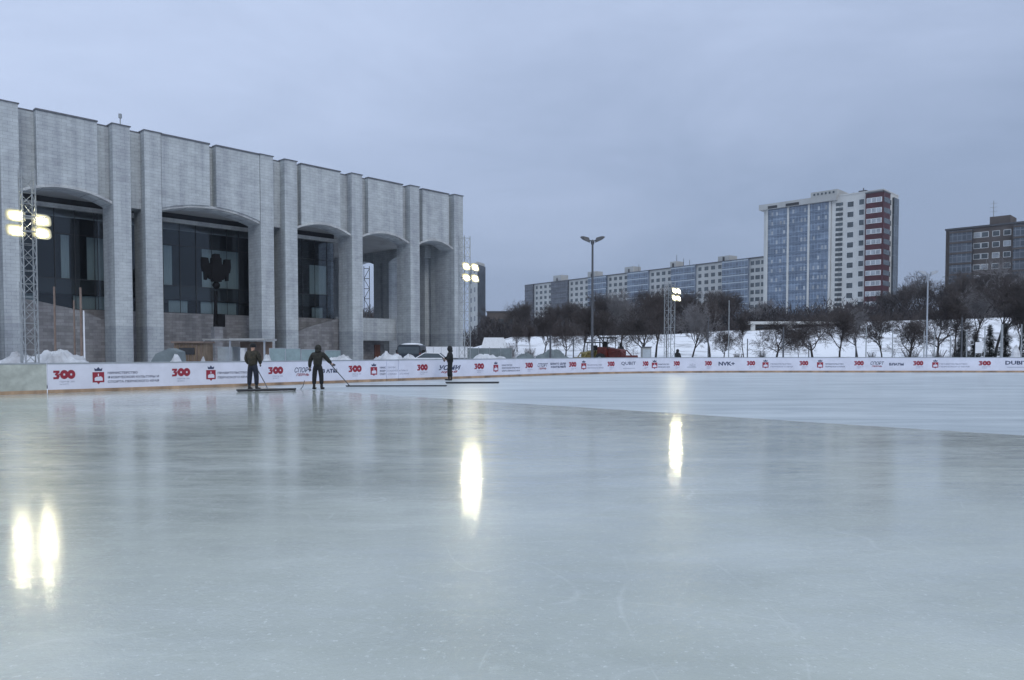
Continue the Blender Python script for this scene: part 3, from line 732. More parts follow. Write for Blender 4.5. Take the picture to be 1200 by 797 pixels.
j = dict(base); j.update(elbL=(.28, -.02, 1.17), wriL=(.26, -.2, .98), handL=(.26, -.28, .94))
person((p1.x, p1.y, ICEZ), 1.80, math.pi * .95, 'worker in camouflage jacket and flat hat standing with legs apart before the rounded board end', j, M['camo'], M['navycloth'])
p2 = gp(372.5, 456.5)
j = dict(base); j.update(chest=(-.0, -.06, 1.32), neck=(0, -.11, 1.49), head=(0.01, -.16, 1.62), shL=(.2, -.07, 1.41), shR=(-.2, -.07, 1.41), elbR=(-.36, -.12, 1.2), wriR=(-.5, -.22, 1.02), handR=(-.56, -.28, .98),
                         elbL=(.33, -.08, 1.12), wriL=(.36, -.16, .86), handL=(.36, -.2, .8))
person((p2.x, p2.y, ICEZ), 1.76, math.pi, 'hooded worker in dark olive jacket leaning on a long scraper handle', j, M['olive'], M['blackcloth'], hood=True)
p3 = gp(527.5, 446)
j = dict(base); j.update(hipL=(.08, 0, .9), hipR=(-.08, 0, .9), ankleL=(.09, .05, .1), ankleR=(-.09, -.05, .1), toeL=(.1, -.1, .04), toeR=(-.1, -.2, .04), kneeL=(.09, 0, .5), kneeR=(-.09, -.05, .5),
                         elbR=(-.25, -.08, 1.2), wriR=(-.2, -.28, 1.15), handR=(-.18, -.34, 1.15), elbL=(.25, -.05, 1.18), wriL=(.2, -.25, 1.08), handL=(.18, -.33, 1.06))
person((p3.x, p3.y, ICEZ), 1.74, -math.pi * .42, 'worker in all-black hooded clothes standing sideways close to the far boards', j, M['blackcloth'], M['blackcloth'], hood=True)

def scraper(a, b, handle, label, thick=.045, hmat=None):
    a = Vector(a); b = Vector(b); r = thing('ice_scraper', ((a.x + b.x) / 2, (a.y + b.y) / 2, .01), label, 'scraper')
    d = (b - a).normalized(); n = Vector((-d.y, d.x, 0))
    mb = MB(); fr = lambda x, y, z: tuple(a + d * x + n * y + Vector((0, 0, z)))
    L_ = (b - a).length
    mb.box(0, L_, -.03, .03, .03, .03 + thick * 1.1, fr); mb.build('beam', M['darksteel'], r)
    mb = MB(); mb.box(.03, L_ - .03, -.05, -.03, .004, .05, fr); mb.build('rubber_blade', M['black'], r)
    if handle:
        mb = MB(); mb.path([Vector(q) for q in handle], .019, 8); mb.build('handle', M['darksteel'], r)
    return r
s1a = gp(277, 459.2, .01); s1b = gp(347, 457.6, .01)
scraper(s1a, s1b, [at(300, 430, p1.y + .3), gp(311, 450, .25), gp(314, 456.5, .08)], 'thick short dark scraper lying at the camouflaged worker\'s feet', .06)
s2a = gp(405, 453.2, .01); s2b = gp(524, 452.9, .01)
hb = at(388.8, 428.5, p2.y + .3); he = Vector((s2a.x + .15, s2a.y, .07))
scraper(s2a, s2b, [hb + (hb - he) * .12, he], 'long thin ice scraper with a slanting handle held by the hooded worker', .025)
s3a = gp(522, 449.6, .01); s3b = gp(585, 449.4, .01)
scraper(s3a, s3b, None, 'dark ice scraper lying right of the black-clothed worker\'s feet', .05)
# rope between the first scraper and the second worker
mb = MB(); hl = at(356, 448, p2.y)
ps = [gp(344, 457.5, .08), at(348, 457.5, 30), at(352, 456.5, p2.y + .1), at(355, 453, p2.y), at(357, 446, p2.y)]
mb.path(ps, .014, 5); o = mb.build('tow_rope', M['darksteel']); tag(o, 'dark rope from the short scraper up to the hooded worker\'s left hand', 'rope')

# ------------------------------------------------------------------ floodlight masts
def mast(c, H, w, heads, label, fwd=.30, headsz=(.47, .35)):
    r = thing('floodlight_mast', (c.x, c.y, 0), label, 'floodlight mast')
    fr = toward(c); mb = MB(); h = w / 2
    for sx in (-h, h):
        for sy in (-h, h): mb.tube(fr(sx, sy, 0), fr(sx, sy, H), .028, n=6)
    z = 0; st_ = w * 1.15; fl = 0
    while z + st_ <= H + .01:
        for (a, b) in (((-h, -h), (h, -h)), ((h, -h), (h, h)), ((h, h), (-h, h)), ((-h, h), (-h, -h))):
            p, q = (a, b) if fl % 2 == 0 else (b, a)
            mb.tube(fr(p[0], p[1], z), fr(q[0], q[1], z + st_), .014, n=4, caps=False)
            mb.tube(fr(a[0], a[1], z + st_), fr(b[0], b[1], z + st_), .012, n=4, caps=False)
        z += st_; fl += 1
    mb.build('truss', M['steel'], r)
    mb = MB(); mb.box(-.6, .6, -.6, .6, 0, .12, fr); mb.build('ballast', M['darksteel'], r)
    mb = MB()
    for z in sorted({round(q[1], 2) for q in heads}): mb.tube(fr(-.62, -h - .04, z - .0), fr(.62, -h - .04, z - .0), .03)
    mb.build('crossbar', M['steel'], r)
    hw, hh = headsz
    # lamps face the ice
    for x, z in heads:
        tl = R(18)
        def hf(a, b, c_, x=x, z=z): return fr(x + a, -h - fwd + b * math.cos(tl) + c_ * math.sin(tl), z - c_ * -1 * math.cos(tl) + b * math.sin(tl))
        mb = MB(); mb.hexa([hf(-hw / 2, 0, -hh / 2), hf(hw / 2, 0, -hh / 2), hf(hw * .36, .16, -hh * .34), hf(-hw * .36, .16, -hh * .34),
                            hf(-hw / 2, 0, hh / 2), hf(hw / 2, 0, hh / 2), hf(hw * .36, .16, hh * .34), hf(-hw * .36, .16, hh * .34)])
        ho = mb.build('floodlight', M['darksteel'], r)
        def oval(a, c_): return [(a * math.copysign(abs(math.cos(t)) ** .6, math.cos(t)), c_ * math.copysign(abs(math.sin(t)) ** .6, math.sin(t))) for t in [2 * math.pi * q / 28 for q in range(28)]]
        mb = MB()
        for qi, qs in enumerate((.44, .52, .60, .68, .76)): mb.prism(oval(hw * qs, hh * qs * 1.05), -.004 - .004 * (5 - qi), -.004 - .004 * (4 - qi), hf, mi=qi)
        mb.build('bloom_rings', M['bloom_rings'], ho)  # added glowing rings, wider than the housing, standing in for lamp halo
        mb = MB(); mb.prism(oval(hw * .36, hh * .35), -.05, -.0245, hf); mb.build('lens', M['lamp'], ho)
    return r
c1_ = at(35.5, 400, 30.5); zf = lambda y, Y: at(600, y, Y).z
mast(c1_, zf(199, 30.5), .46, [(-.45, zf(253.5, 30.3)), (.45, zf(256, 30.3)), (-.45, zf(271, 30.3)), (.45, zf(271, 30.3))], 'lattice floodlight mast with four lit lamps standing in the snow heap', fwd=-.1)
c2_ = at(544.5, 400, 47.5)
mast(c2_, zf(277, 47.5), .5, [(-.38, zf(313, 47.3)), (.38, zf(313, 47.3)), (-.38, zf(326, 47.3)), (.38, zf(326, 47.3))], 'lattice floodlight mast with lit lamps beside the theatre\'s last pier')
c3_ = at(784.5, 400, 61)
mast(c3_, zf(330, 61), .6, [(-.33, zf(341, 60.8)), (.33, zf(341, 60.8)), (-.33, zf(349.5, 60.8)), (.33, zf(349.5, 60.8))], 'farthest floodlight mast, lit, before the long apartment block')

# ------------------------------------------------------------------ posts and lamps
def pole(x, ytop, Y, r, label, name='metal_post', cat='post', mat='steel', group=None):
    b = at(x, 400, Y); z0 = gh(b.x, b.y)
    mb = MB(); mb.tube((b.x, b.y, z0), (b.x, b.y, at(x, ytop, Y).z), r, r * .75, 8)
    o = mb.build(name, M[mat]); return tag(o, label, cat, group)
def street_lamp(x, ytop, Y, label, heads, r=.09, mat='darksteel'):
    b = at(x, 400, Y); z0 = gh(b.x, b.y); zt = at(x, ytop, Y).z
    t = thing('street_lamp', (b.x, b.y, z0), label, 'street lamp')
    mb = MB(); mb.tube((b.x, b.y, z0), (b.x, b.y, zt - .35), r, r * .7, 10); mb.tube((b.x, b.y, z0), (b.x, b.y, z0 + .9), r * 1.6, r * 1.5, 10); mb.build('pole', M[mat], t)
    mb = MB(); mb.ball((b.x, b.y, zt - .4), r * 1.3, r * 1.3, .22)
    for sg in heads: mb.tube((b.x, b.y, zt - .35), (b.x + sg * .45, b.y, zt - .12), .045, n=6)
    mb.build('bracket', M[mat], t)
    for sg in heads:
        mb = MB()
        fr = lambda x_, y_, z_: (b.x + sg * x_ * .78, b.y + y_, zt + (z_ - zt) * 1.5)
        mb.hexa([fr(.25, -.17, zt - .28), fr(.95, -.2, zt - .12), fr(.95, .2, zt - .12), fr(.25, .17, zt - .28),
                 fr(.35, -.12, zt - .03), fr(.9, -.12, zt + .05), fr(.9, .12, zt + .05), fr(.35, .12, zt - .03)])
        mb.hexa([fr(.95, -.2, zt - .12), fr(1.2, -.1, zt - .02), fr(1.2, .1, zt - .02), fr(.95, .2, zt - .12),
                 fr(.9, -.12, zt + .05), fr(1.18, -.06, zt + .04), fr(1.18, .06, zt + .04), fr(.9, .12, zt + .05)])
        mb.build('lamp_head', M[mat], t, bevel=.03)
    return t
street_lamp(694, 278, 58, 'tall dark unlit lamp with two heads rising above the trees', (-1, 1), .11)
street_lamp(1086, 318, 70, 'tall grey lamp with small double head right of the red-striped tower', (-1, 1), .08, 'rail')
pole(645, 393, 62, .1, 'short thick dark post left of the two machines', mat='darksteel')
for x, yt, Y, lb in ((854, 352, 72, 'tall thin grey pole before the last section of the long block'), (1015, 381, 66, 'thin pale post under the white tower\'s windows'),
                 (1046, 384, 66, 'thin pale post just right of the red-striped corner'), (1083, 388, 66, 'thin pale post left beside the tall grey lamp'), (1095, 387, 66, 'thin pale post right beside the tall grey lamp'),
                 (1114, 389, 66, 'thin pale post at the left edge of the dark firs'), (1133, 386, 66, 'thin pale post in front of the first dark fir'), (1154, 382, 66, 'thin pale post right of the snow-topped sign board'),
                 (1174, 380, 66, 'thick pale post among the dark firs'), (1197, 380, 66, 'thin pale post at the right end of the banner')):
    pole(x, yt, Y, .055 if x != 1174 else .12, lb)
for x, yt, lb in ((918, 383, 'dark thick post by the low pavilion'), (948, 396, 'thin dark post right of the low pavilion'), (830, 372, 'dark post among the bare trees right of the farthest mast'), (1127, 372, 'tall dark post at the left of the dark firs'),
                  (876, 397, 'thin dark post left of the leaning dark tree'), (781, 384, 'dark post close beside the farthest mast'), (1003, 396, 'thin dark post between the V-shaped tree and the tower'), (672, 396, 'thin dark post beside the olive machine')):
    pole(x, yt, 72, .09 if 'thick' in lb or 'tall' in lb else .06, lb, mat='darksteel')
for x, yt, lb, m_, r_ in ((64.7, 336, 'tall brown wooden pole at left before the first glazed bay', 'brownpost', .07), (87.5, 352, 'shorter brown wooden pole before the first glazed bay', 'brownpost', .06),
                      (95.5, 337, 'tall brown wooden pole beside the white post', 'brownpost', .08), (98.8, 364, 'white slender post at the right foot of the snow heap', 'whitepaint', .05), (24.5, 330, 'thin grey post just left of the near floodlight mast', 'steel', .04)):
    pole(x, yt, 44 if x > 30 else 31.5, r_, lb, name='wooden_pole' if 'wood' in lb else 'metal_post', cat='pole', mat=m_)

# ------------------------------------------------------------------ snow heaps
def heap(c, rx, ry, h, label, mat='snow_heap', name='snow_heap', cat='snow heap', seed=1):
    rnd = random.Random(seed); mb = MB(); n = 64; m_ = 18; ph = [rnd.uniform(0, 6.28) for _ in range(8)]
    z0 = gh(c.x, c.y); 
    for j in range(m_ + 1):
        q = j / m_
        for i in range(n):
            t = 2 * math.pi * i / n
            rr = 1 + .14 * math.sin(2 * t + ph[0]) + .09 * math.sin(5 * t + ph[1]) + .05 * math.sin(9 * t + ph[2])
            z = h * (math.cos(q * math.pi / 2) ** 1.1) * (1 + .16 * math.sin(3 * t + ph[3]) * q) + rnd.uniform(-.03, .03) * h
            from mathutils import noise as _ns
            z += .22 * h * _ns.noise(Vector((rx * q * math.cos(t) * 2.2 + seed, ry * q * math.sin(t) * 2.2, seed))) + .1 * h * _ns.noise(Vector((rx * q * math.cos(t) * 6 + seed, ry * q * math.sin(t) * 6, seed)))
            if j == m_: z = -.05
            mb.v.append((c.x + rx * rr * q * math.cos(t), c.y + ry * rr * q * math.sin(t), z0 + max(z, -.05)))
    for j in range(m_):
        for i in range(n):
            k = (i + 1) % n; mb.f.append([j * n + i, j * n + k, (j + 1) * n + k, (j + 1) * n + i]); mb.m.append(0)
    o = mb.build(name, M[mat], None, True); return tag(o, label, cat)
c = at(68, 420, 33.2); heap(Vector((c.x, c.y, 0)), 2.1, 1.6, 1.5, 'big white snow heap behind the blank green board', seed=3)
c = at(22, 420, 33.8); heap(Vector((c.x, c.y, 0)), 1.9, 1.2, 1.35, 'lower snow heap round the foot of the near floodlight mast', seed=5)
c = at(203, 420, 37.5); heap(Vector((c.x, c.y, 0)), .75, .6, 1.2, 'small snow heap peeping over the banner left of the wooden hut', seed=6)
c = at(238, 420, 38.5); heap(Vector((c.x, c.y, 0)), .4, .4, 1.17, 'tiny snow heap peeping over the banner below the hut', seed=16)
c = at(314, 420, 38.0); heap(Vector((c.x, c.y, 0)), .45, .4, 1.27, 'small snow heap right of the first worker\'s shoulder', seed=8)
c = at(400, 420, 44); heap(Vector((c.x, c.y, 0)), 1.6, 1.0, 1.22, 'low snow heap behind the banner right of the hooded worker', seed=9)
c = at(455, 420, 55); heap(Vector((c.x, c.y, 0)), 2.2, 1.2, 1.3, 'snow heap in front of the parked black van', seed=10)
c = at(480, 420, 52); heap(Vector((c.x, c.y, 0)), 1.1, 1.0, 1.2, 'snow heap between the black van and the white car', seed=12)
c = at(571, 420, 60); heap(Vector((c.x, c.y, 0)), 2.6, 1.2, 1.25, 'long low snow heap right of the second floodlight mast', seed=11)
c = at(648, 420, 68); heap(Vector((c.x, c.y, 0)), 2.1, 1.5, 1.55, 'grey-green tarpaulin mound left of the thick dark post', 'tarp', 'covered_mound', 'covered mound', 14)
c = at(615, 420, 66); heap(Vector((c.x, c.y, 0)), 1.5, 1.2, 1.3, 'smaller grey tarpaulin mound left of the big one', 'tarp', 'covered_mound', 'covered mound', 15)

# ------------------------------------------------------------------ stalls and panels in front of the theatre
c = at(280, 410, 52); fr = toward(Vector((c.x, c.y, 0)))
k = thing('site_hut', (c.x, c.y, 0), 'open shelter with a long pale flat canopy behind the first worker', 'shelter')
wpx = lambda x: (x - 280) * 52 / F / .74
fr = lambda x, y, z, c=c: (c.x + x, c.y + y, z)
wx = lambda x: (x - 280) * 52 / F
mb = MB(); mb.box(wx(243), wx(274), -.8, 1.6, at(0, 399, 52).z, at(0, 397.3, 52).z, fr); mb.box(wx(275), wx(316), -1, 1.6, at(0, 399.2, 52).z, at(0, 396.8, 52).z, fr); mb.build('canopy', M['pavil'], k)
for x in (244.5, 274.5, 314): 
    mb = MB(); mb.box(wx(x) - .05, wx(x) + .05, -.8, -.7, 0, 2.3, fr); mb.build('post', M['rail'], k)
mb = MB(); mb.box(wx(257), wx(274), -.3, 1.5, 0, at(0, 406.5, 52).z, fr); mb.build('cabin', M['cabin'], k)
mb = MB(); mb.box(wx(276), wx(314), .9, 1.0, 0, 2.2, fr); mb.build('back_wall', M['brownpost'], k)
mb = MB(); mb.box(wx(284), wx(289), -.4, .1, 0, 1.75, fr); mb.build('locker', M['whitepaint'], k)
c = at(226, 410, 50)
fr = lambda x, y, z, c=c: (c.x + x, c.y + y, z); wx = lambda x: (x - 226) * 50 / F
k = thing('wooden_kiosk', (c.x, c.y, 0), 'low brown wooden kiosk left of the pale shelter', 'kiosk')
mb = MB(); mb.box(wx(208), wx(241), -.5, 1.2, 0, 2.05, fr); mb.build('wall', M['wood'], k)
mb = MB(); mb.box(wx(206), wx(243), -.7, 1.3, 2.053, 2.17, fr); mb.build('roof', M['brownpost'], k)
mb = MB()
for i in range(7): mb.box(wx(209 + i * 5), wx(210 + i * 5), -.54, -.503, .05, 2.0, fr)
mb.build('batten', M['brownpost'], k)
mb = MB(); mb.box(wx(214), wx(232), -.56, -.51, 1.3, 1.75, fr); mb.build('serving_hatch', M['dark'], k)
c = at(198, 410, 47); fr = lambda x, y, z, c=c: (c.x + x, c.y + y, z)
k = tag((lambda mb: (mb.prism([(-.9, 0), (.9, 0), (.75, 1.5), (.2, 1.7), (-.6, 1.35), (-.9, .9)], -.5, .6, fr), mb.build('covered_pile', M['tarp']))[1])(MB()), 'dark sheeted pile at the foot of the second pier pair', 'pile')
for i, (x0, x1, yt) in enumerate(((316, 334, 408.5), (334.6, 352, 409), (353, 372, 410), (381, 399, 411))):
    pA = at(x0, 410, 46); pB = at(x1, 410, 46.0); h = at(0, yt, 46).z
    lab = ['leftmost frosted teal panel, just right of the shelter', 'second frosted teal panel from the shelter', 'frosted teal panel directly left of the hooded worker\'s head', 'frosted teal panel right of the hooded worker'][i]
    k = thing('acrylic_panel', ((pA.x + pB.x) / 2, 46, 0), lab, 'acrylic screen', 'teal screens behind the banner')
    mb = MB(); mb.box(pA.x, pB.x, 45.98, 46.0, .1, h); mb.build('sheet', M['teal'], k)
    mb = MB(); mb.box(pA.x, pB.x, 45.96, 46.02, 0, .1); mb.box(pA.x - .02, pA.x + .02, 45.95, 46.03, 0, h + .02); mb.box(pA.x + .02, pB.x, 45.96, 46.02, h, h + .03); mb.build('frame', M['rail'], k)

# ------------------------------------------------------------------ vehicles
def wheel(name, c, r, w, parent, axis=(0, 1, 0)):
    mb = MB(); a = Vector(axis).normalized(); c = Vector(c)
    mb.tube(c - a * w / 2, c + a * w / 2, r, r, 18); o = mb.build(name, M['black'], parent)
    mb = MB(); mb.tube(c - a * (w / 2 + .01), c + a * (w / 2 + .01), r * .55, r * .55, 12); mb.build('rim', M['steel'], o)
# black van seen from behind
c = at(483, 412, 70); fr = lambda x, y, z, c=c: (c.x + x, c.y + y, z)
v = thing('parked_van', (c.x, c.y, 0), 'black van with snow on its roof parked below the fourth bay', 'van')
mb = MB(); hw = 1.12
mb.prism([(-hw, .35), (hw, .35), (hw + .02, 1.2), (hw - .12, 2.02), (hw - .3, 2.12), (-hw + .3, 2.12), (-hw + .12, 2.02), (-hw - .02, 1.2)], -2.3, 2.3, fr); mb.build('body', M['carpaint'], v, bevel=.06)
mb = MB(); mb.box(-.95, .95, -2.33, -2.303, 1.3, 1.92, fr); mb.build('rear_window', M['win'], v)
mb = MB(); mb.ball(fr(0, 0, 2.13), 1.02, 2.1, .16); mb.build('roof_snow', M['snowcap'], v, True)
for sx in (-1, 1):
    mb = MB(); mb.box(sx * 1.02 - .07, sx * 1.02 + .07, -2.34, -2.303, .95, 1.4, fr); mb.build('tail_light', M['redpaint'], v)
    mb = MB(); mb.box(sx * 1.22 - .12, sx * 1.22 + .12, -1.2, -1.0, 1.35, 1.65, fr); mb.build('wing_mirror', M['black'], v)
    for yy in (-1.5, 1.5): wheel('wheel', fr(sx * 1.0, yy, .35), .35, .24, v, (1, 0, 0))
mb = MB(); mb.box(-.95, .95, -2.4, -2.3, .42, .6, fr); mb.build('bumper', M['black'], v)
mb = MB(); mb.box(-.26, .26, -2.34, -2.303, .8, .92, fr); mb.build('number_plate', M['whitepaint'], v)
# white car
c = at(509, 412, 63); fr = lambda x, y, z, c=c: (c.x + x, c.y + y, z)
v = thing('parked_car', (c.x, c.y, 0), 'light car with a dark windscreen right of the black van', 'car')
mb = MB(); mb.prism([(-2.0, .3), (2.0, .3), (2.05, .75), (1.6, .88), (.95, .95), (.45, 1.38), (-.75, 1.42), (-1.5, .98), (-2.05, .9)], -.82, .82, fr); mb.build('body', M['whitepaint'], v, bevel=.05)
mb = MB(); mb.prism([(.85, .98), (.42, 1.33), (-.72, 1.36), (-1.35, .98)], -.835, -.822, fr); mb.build('side_window', M['win'], v)
mb = MB(); mb.hexa([fr(.97, -.7, .96), fr(.98, -.7, .97), fr(.98, .7, .97), fr(.97, .7, .96), fr(.48, -.6, 1.37), fr(.5, -.6, 1.385), fr(.5, .6, 1.385), fr(.48, .6, 1.37)]); mb.build('windscreen', M['win'], v)
for sx in (-1.25, 1.3):
    for yy in (-.75, .75): wheel('wheel', fr(sx, yy, .32), .32, .2, v)
for yy in (-.6, .6):
    mb = MB(); mb.box(1.98, 2.07, yy - .16, yy + .16, .6, .74, fr); mb.build('headlight', M['winl'], v)
# long white trailer
c = at(527, 412, 88); fr = lambda x, y, z, c=c: (c.x + x, c.y + y, z)
v = thing('box_trailer', (c.x, c.y, 0), 'long low white trailer between the black van and the second mast', 'trailer')
mb = MB(); mb.box(-2.8, 2.7, -1.1, 1.1, .75, 2.05, fr); mb.build('box_body', M['whitepaint'], v, bevel=.04)
mb = MB(); mb.box(-2.7, 2.6, -.9, .9, .5, .748, fr); mb.box(2.62, 3.6, -.05, .05, .55, .65, fr); mb.build('chassis', M['darksteel'], v)
mb = MB()
for i in range(7): mb.box(-2.7 + i * .9, -2.66 + i * .9, -1.125, -1.103, .8, 2.0, fr)
mb.build('side_rib', M['rail'], v)
for sx in (-.6, .4):
    for yy in (-.95, .95): wheel('wheel', fr(sx, yy, .36), .36, .22, v)
# red and olive machines
def tractor(c, label, paint, blade=True, flip=1, s=1.0, yaw=R(52)):
    cs, sn = math.cos(yaw), math.sin(yaw)
    fr = lambda x, y, z: (c.x + flip * (x * cs + y * sn) * s, c.y + (y * cs - x * sn) * s, z * s * 1.12)
    v = thing('compact_tractor', (c.x, c.y, 0), label, 'tractor')
    mb = MB(); mb.prism([(-.2, .7), (1.25, .7), (1.3, 1.25), (1.1, 1.42), (-.2, 1.5)], -.38, .38, fr); mb.build('hood', paint, v, bevel=.04)
    mb = MB(); mb.prism([(-1.25, .6), (-.2, .6), (-.2, 1.5), (-.35, 1.55), (-1.3, 1.62), (-1.35, 1.1)], -.62, .62, fr); mb.build('rear_body', paint, v, bevel=.04)
    for yy in (-.68, .68): wheel('rear_wheel', fr(-.8, yy, .55), .62 * s, .34 * s, v, (flip * sn, cs, 0))
    for yy in (-.55, .55): wheel('front_wheel', fr(.95, yy, .36), .4 * s, .26 * s, v, (flip * sn, cs, 0))
    for x_, y_ in ((-1.15, -.5), (-1.15, .5), (-.15, -.5), (-.15, .5)): mb = MB(); mb.tube(fr(x_, y_, 1.4), fr(x_, y_, 2.28), .035, n=6); mb.build('cab_post', M['black'], v)
    mb = MB(); mb.box(-1.3, 0.0, -.6, .6, 2.28, 2.38, fr); mb.build('cab_roof', M['black'], v, bevel=.03)
    mb = MB(); mb.box(-.95, -.55, -.25, .25, 1.5, 1.62, fr); mb.box(-1.02, -.92, -.25, .25, 1.6, 2.05, fr); mb.build('seat', M['black'], v)
    mb = MB(); mb.tube(fr(.5, .25, 1.4), fr(.5, .25, 2.0), .03); mb.build('exhaust', M['steel'], v)
    if blade:
        mb = MB()
        for yy in (-.4, .4): mb.path([Vector(fr(0, yy, 1.1)), Vector(fr(1.3, yy, 1.35)), Vector(fr(2.2, yy, .7))], .06, 6)
        mb.build('loader_arm', paint, v)
        mb = MB(); mb.prism([(2.1, .25), (2.75, .2), (2.7, .3), (2.3, .45), (2.25, .95), (2.1, .95)], -.8, .8, fr); mb.build('bucket', paint, v)
    return v
c = at(718, 412, 72); tractor(Vector((c.x, c.y, 0)), 'red compact tractor with its loader pointing right', M['redpaint'], True, 1, 1.08)
c = at(692, 412, 74); tractor(Vector((c.x, c.y, 0)), 'olive yellow compact tractor left of the red one', M['yellowpaint'], True, -1, .92)
# the driver and a walker
def half_person(x, Y, label, zb, H, face, jm):
    c = at(x, 412, Y); j = dict(base)
    return person((c.x, c.y, zb), H, face, label, j, jm, M['blackcloth'], hood=True)
half_person(794, 62, 'person in black beside the farthest floodlight mast, lower half hidden by the banner', 0, 1.66, R(30), M['blackcloth'])
c = at(727, 412, 73.5); half_person(727.5, 73.4, 'person in black standing behind the red tractor', .35, 1.95, R(200), M['blackcloth'])
# grey utility box
c = at(757, 412, 74); fr = lambda x, y, z, c=c: (c.x + x, c.y + y, z)
k = thing('utility_cabinet', (c.x, c.y, 0), 'grey-brown cabinet right of the red tractor, under a forked tree', 'cabinet')
mb = MB(); mb.box(-.45, .45, -.4, .4, 0, 1.9, fr); mb.build('cabinet_body', M['pavil'], k, bevel=.02)
mb = MB(); mb.box(-.52, .52, -.47, .47, 1.903, 1.98, fr); mb.build('roof', M['darksteel'], k)
mb = MB(); mb.box(-.38, .38, -.42, -.403, .2, 1.7, fr); mb.build('door', M['cabin'], k)
# small house with a red wall and snowy roof, low fence in front
c = at(578, 412, 100); fr = lambda x, y, z, c=c: (c.x + x, c.y + y, z)
k = thing('small_shed', (c.x, c.y, 0), 'small shed with red-brown wall under a thick snowy roof', 'shed')
mb = MB(); mb.box(-.9, 1.6, 0, 3, 0, 1.9, fr); mb.build('wall', M['brick'], k)
mb = MB(); mb.prism([(-1.6, 1.9), (2.0, 1.9), (2.0, 2.0), (1.4, 3.35), (-1.2, 3.35), (-1.6, 2.0)], -.4, 3.2, fr); mb.build('roof', M['snowcap'], k)
mb = MB(); mb.box(-.2, .5, -.05, -.003, 0, 1.7, fr); mb.build('door', M['wood'], k)
c = at(575, 412, 78); fr = lambda x, y, z, c=c: (c.x + x, c.y + y, z)
k = thing('mesh_fence', (c.x, c.y, 0), 'low grey mesh fence right of the second floodlight mast', 'fence')
mb = MB(); mb.box(-2.4, 2.2, 0, .04, .1, 1.85, fr); mb.build('sheet', M['tarp'], k)
for i in range(5):
    mb = MB(); mb.tube(fr(-2.4 + 1.15 * i, -.04, 0), fr(-2.4 + 1.15 * i, -.04, 1.95), .035); mb.build('post', M['steel'], k)

# ------------------------------------------------------------------ trees
def grow(seed, H, kindt):
    rnd = random.Random(seed); tb = MB(); cb = MB(); cap = [0]
    def rv(): return Vector((rnd.gauss(0, 1), rnd.gauss(0, 1), rnd.gauss(0, 1))).normalized()
    def branch(p, d, ln, r, lev):
        segs = 4 if lev < 2 else 3 if lev < 4 else 2
        cur = p.copy(); dd = d.copy(); rr = r; nodes = [(cur.copy(), dd.copy(), rr)]
        for i in range(segs):
            up = {'spread': .10, 'upright': .25, 'birch': .3}[kindt] * (1 if lev < 3 else -.15 if kindt == 'birch' else .3)
            dd = (dd + rv() * (.18 if lev == 0 else .30) + Vector((0, 0, up)) * .5).normalized()
            nxt = cur + dd * ln / segs; nr = max(rr * (.84 if lev < 3 else .7), .012)
            (tb if lev <= 1 else cb).tube(cur, nxt, rr, nr, 7 if lev == 0 else 5 if lev == 1 else 3, caps=False)
            cur = nxt; rr = nr; nodes.append((cur.copy(), dd.copy(), rr))
        if lev >= MAXL: return
        n = BR[lev]
        for k in range(n):
            q = rnd.uniform(.25 if lev else .6, 1.0); i = min(segs - 1, int(q * segs)); f = q * segs - i
            pa = nodes[i][0].lerp(nodes[i + 1][0], f); ra = nodes[i][2] * (1 - f) + nodes[i + 1][2] * f
            sp = {'spread': 1.0, 'upright': .62, 'birch': .5}[kindt] * (1 + .25 * (lev > 1))
            side = rv(); side = (side - side.dot(nodes[i][1]) * nodes[i][1]).normalized()
            nd = (nodes[i][1] + side * sp * rnd.uniform(.7, 1.2)).normalized()
            branch(pa, nd, ln * rnd.uniform(.5, .78) * (LF[lev]), max(ra * rnd.uniform(.5, .7), .012 if lev > 2 else .02), lev + 1)
        # leader
        if lev < MAXL: branch(cur, nodes[-1][1], ln * .6, rr, lev + 1)
    MAXL = 5
    if kindt == 'spread': BR = [6, 5, 5, 4, 4]; LF = [1.25, 1, 1, .9, .8]; L0 = .40; r0 = .024
    elif kindt == 'upright': BR = [7, 5, 4, 4, 4]; LF = [.95, .9, .9, .9, .8]; L0 = .42; r0 = .017
    else: BR = [9, 5, 4, 4, 3]; LF = [.6, .8, .9, .9, .9]; L0 = .58; r0 = .012
    lean = Vector((rnd.uniform(-.25, .25), rnd.uniform(-.15, .15), 1)).normalized() if kindt == 'spread' else Vector((rnd.uniform(-.05, .05), 0, 1)).normalized()
    branch(Vector((0, 0, -.1)), lean, H * L0, H * r0, 0)
    zmax = max(v[2] for v in cb.v)
    for b in (tb, cb): b.v = [(x * H / zmax, y * H / zmax, z * H / zmax) for x, y, z in b.v]
    return tb, cb
protos = []
def make_tree(seed, H, kindt, tw, label, cat='tree'):
    tb, cb = grow(seed, H, kindt)
    t = thing('bare_tree', (0, 0, 0), label, cat)
    tb.build('trunk', M['bark'], t, True); cb.build('crown', tw, t)
    return t
specs = [(11, 'spread', 'twig'), (12, 'spread', 'twig'), (13, 'spread', 'twig'), (21, 'upright', 'twig'), (22, 'upright', 'twig'), (23, 'upright', 'twig_pale'), (31, 'birch', 'twig'), (32, 'birch', 'twig_pale')]
protos = [[make_tree(sd, 10.0, kt, M[tw], 'x'), False] for sd, kt, tw in specs]
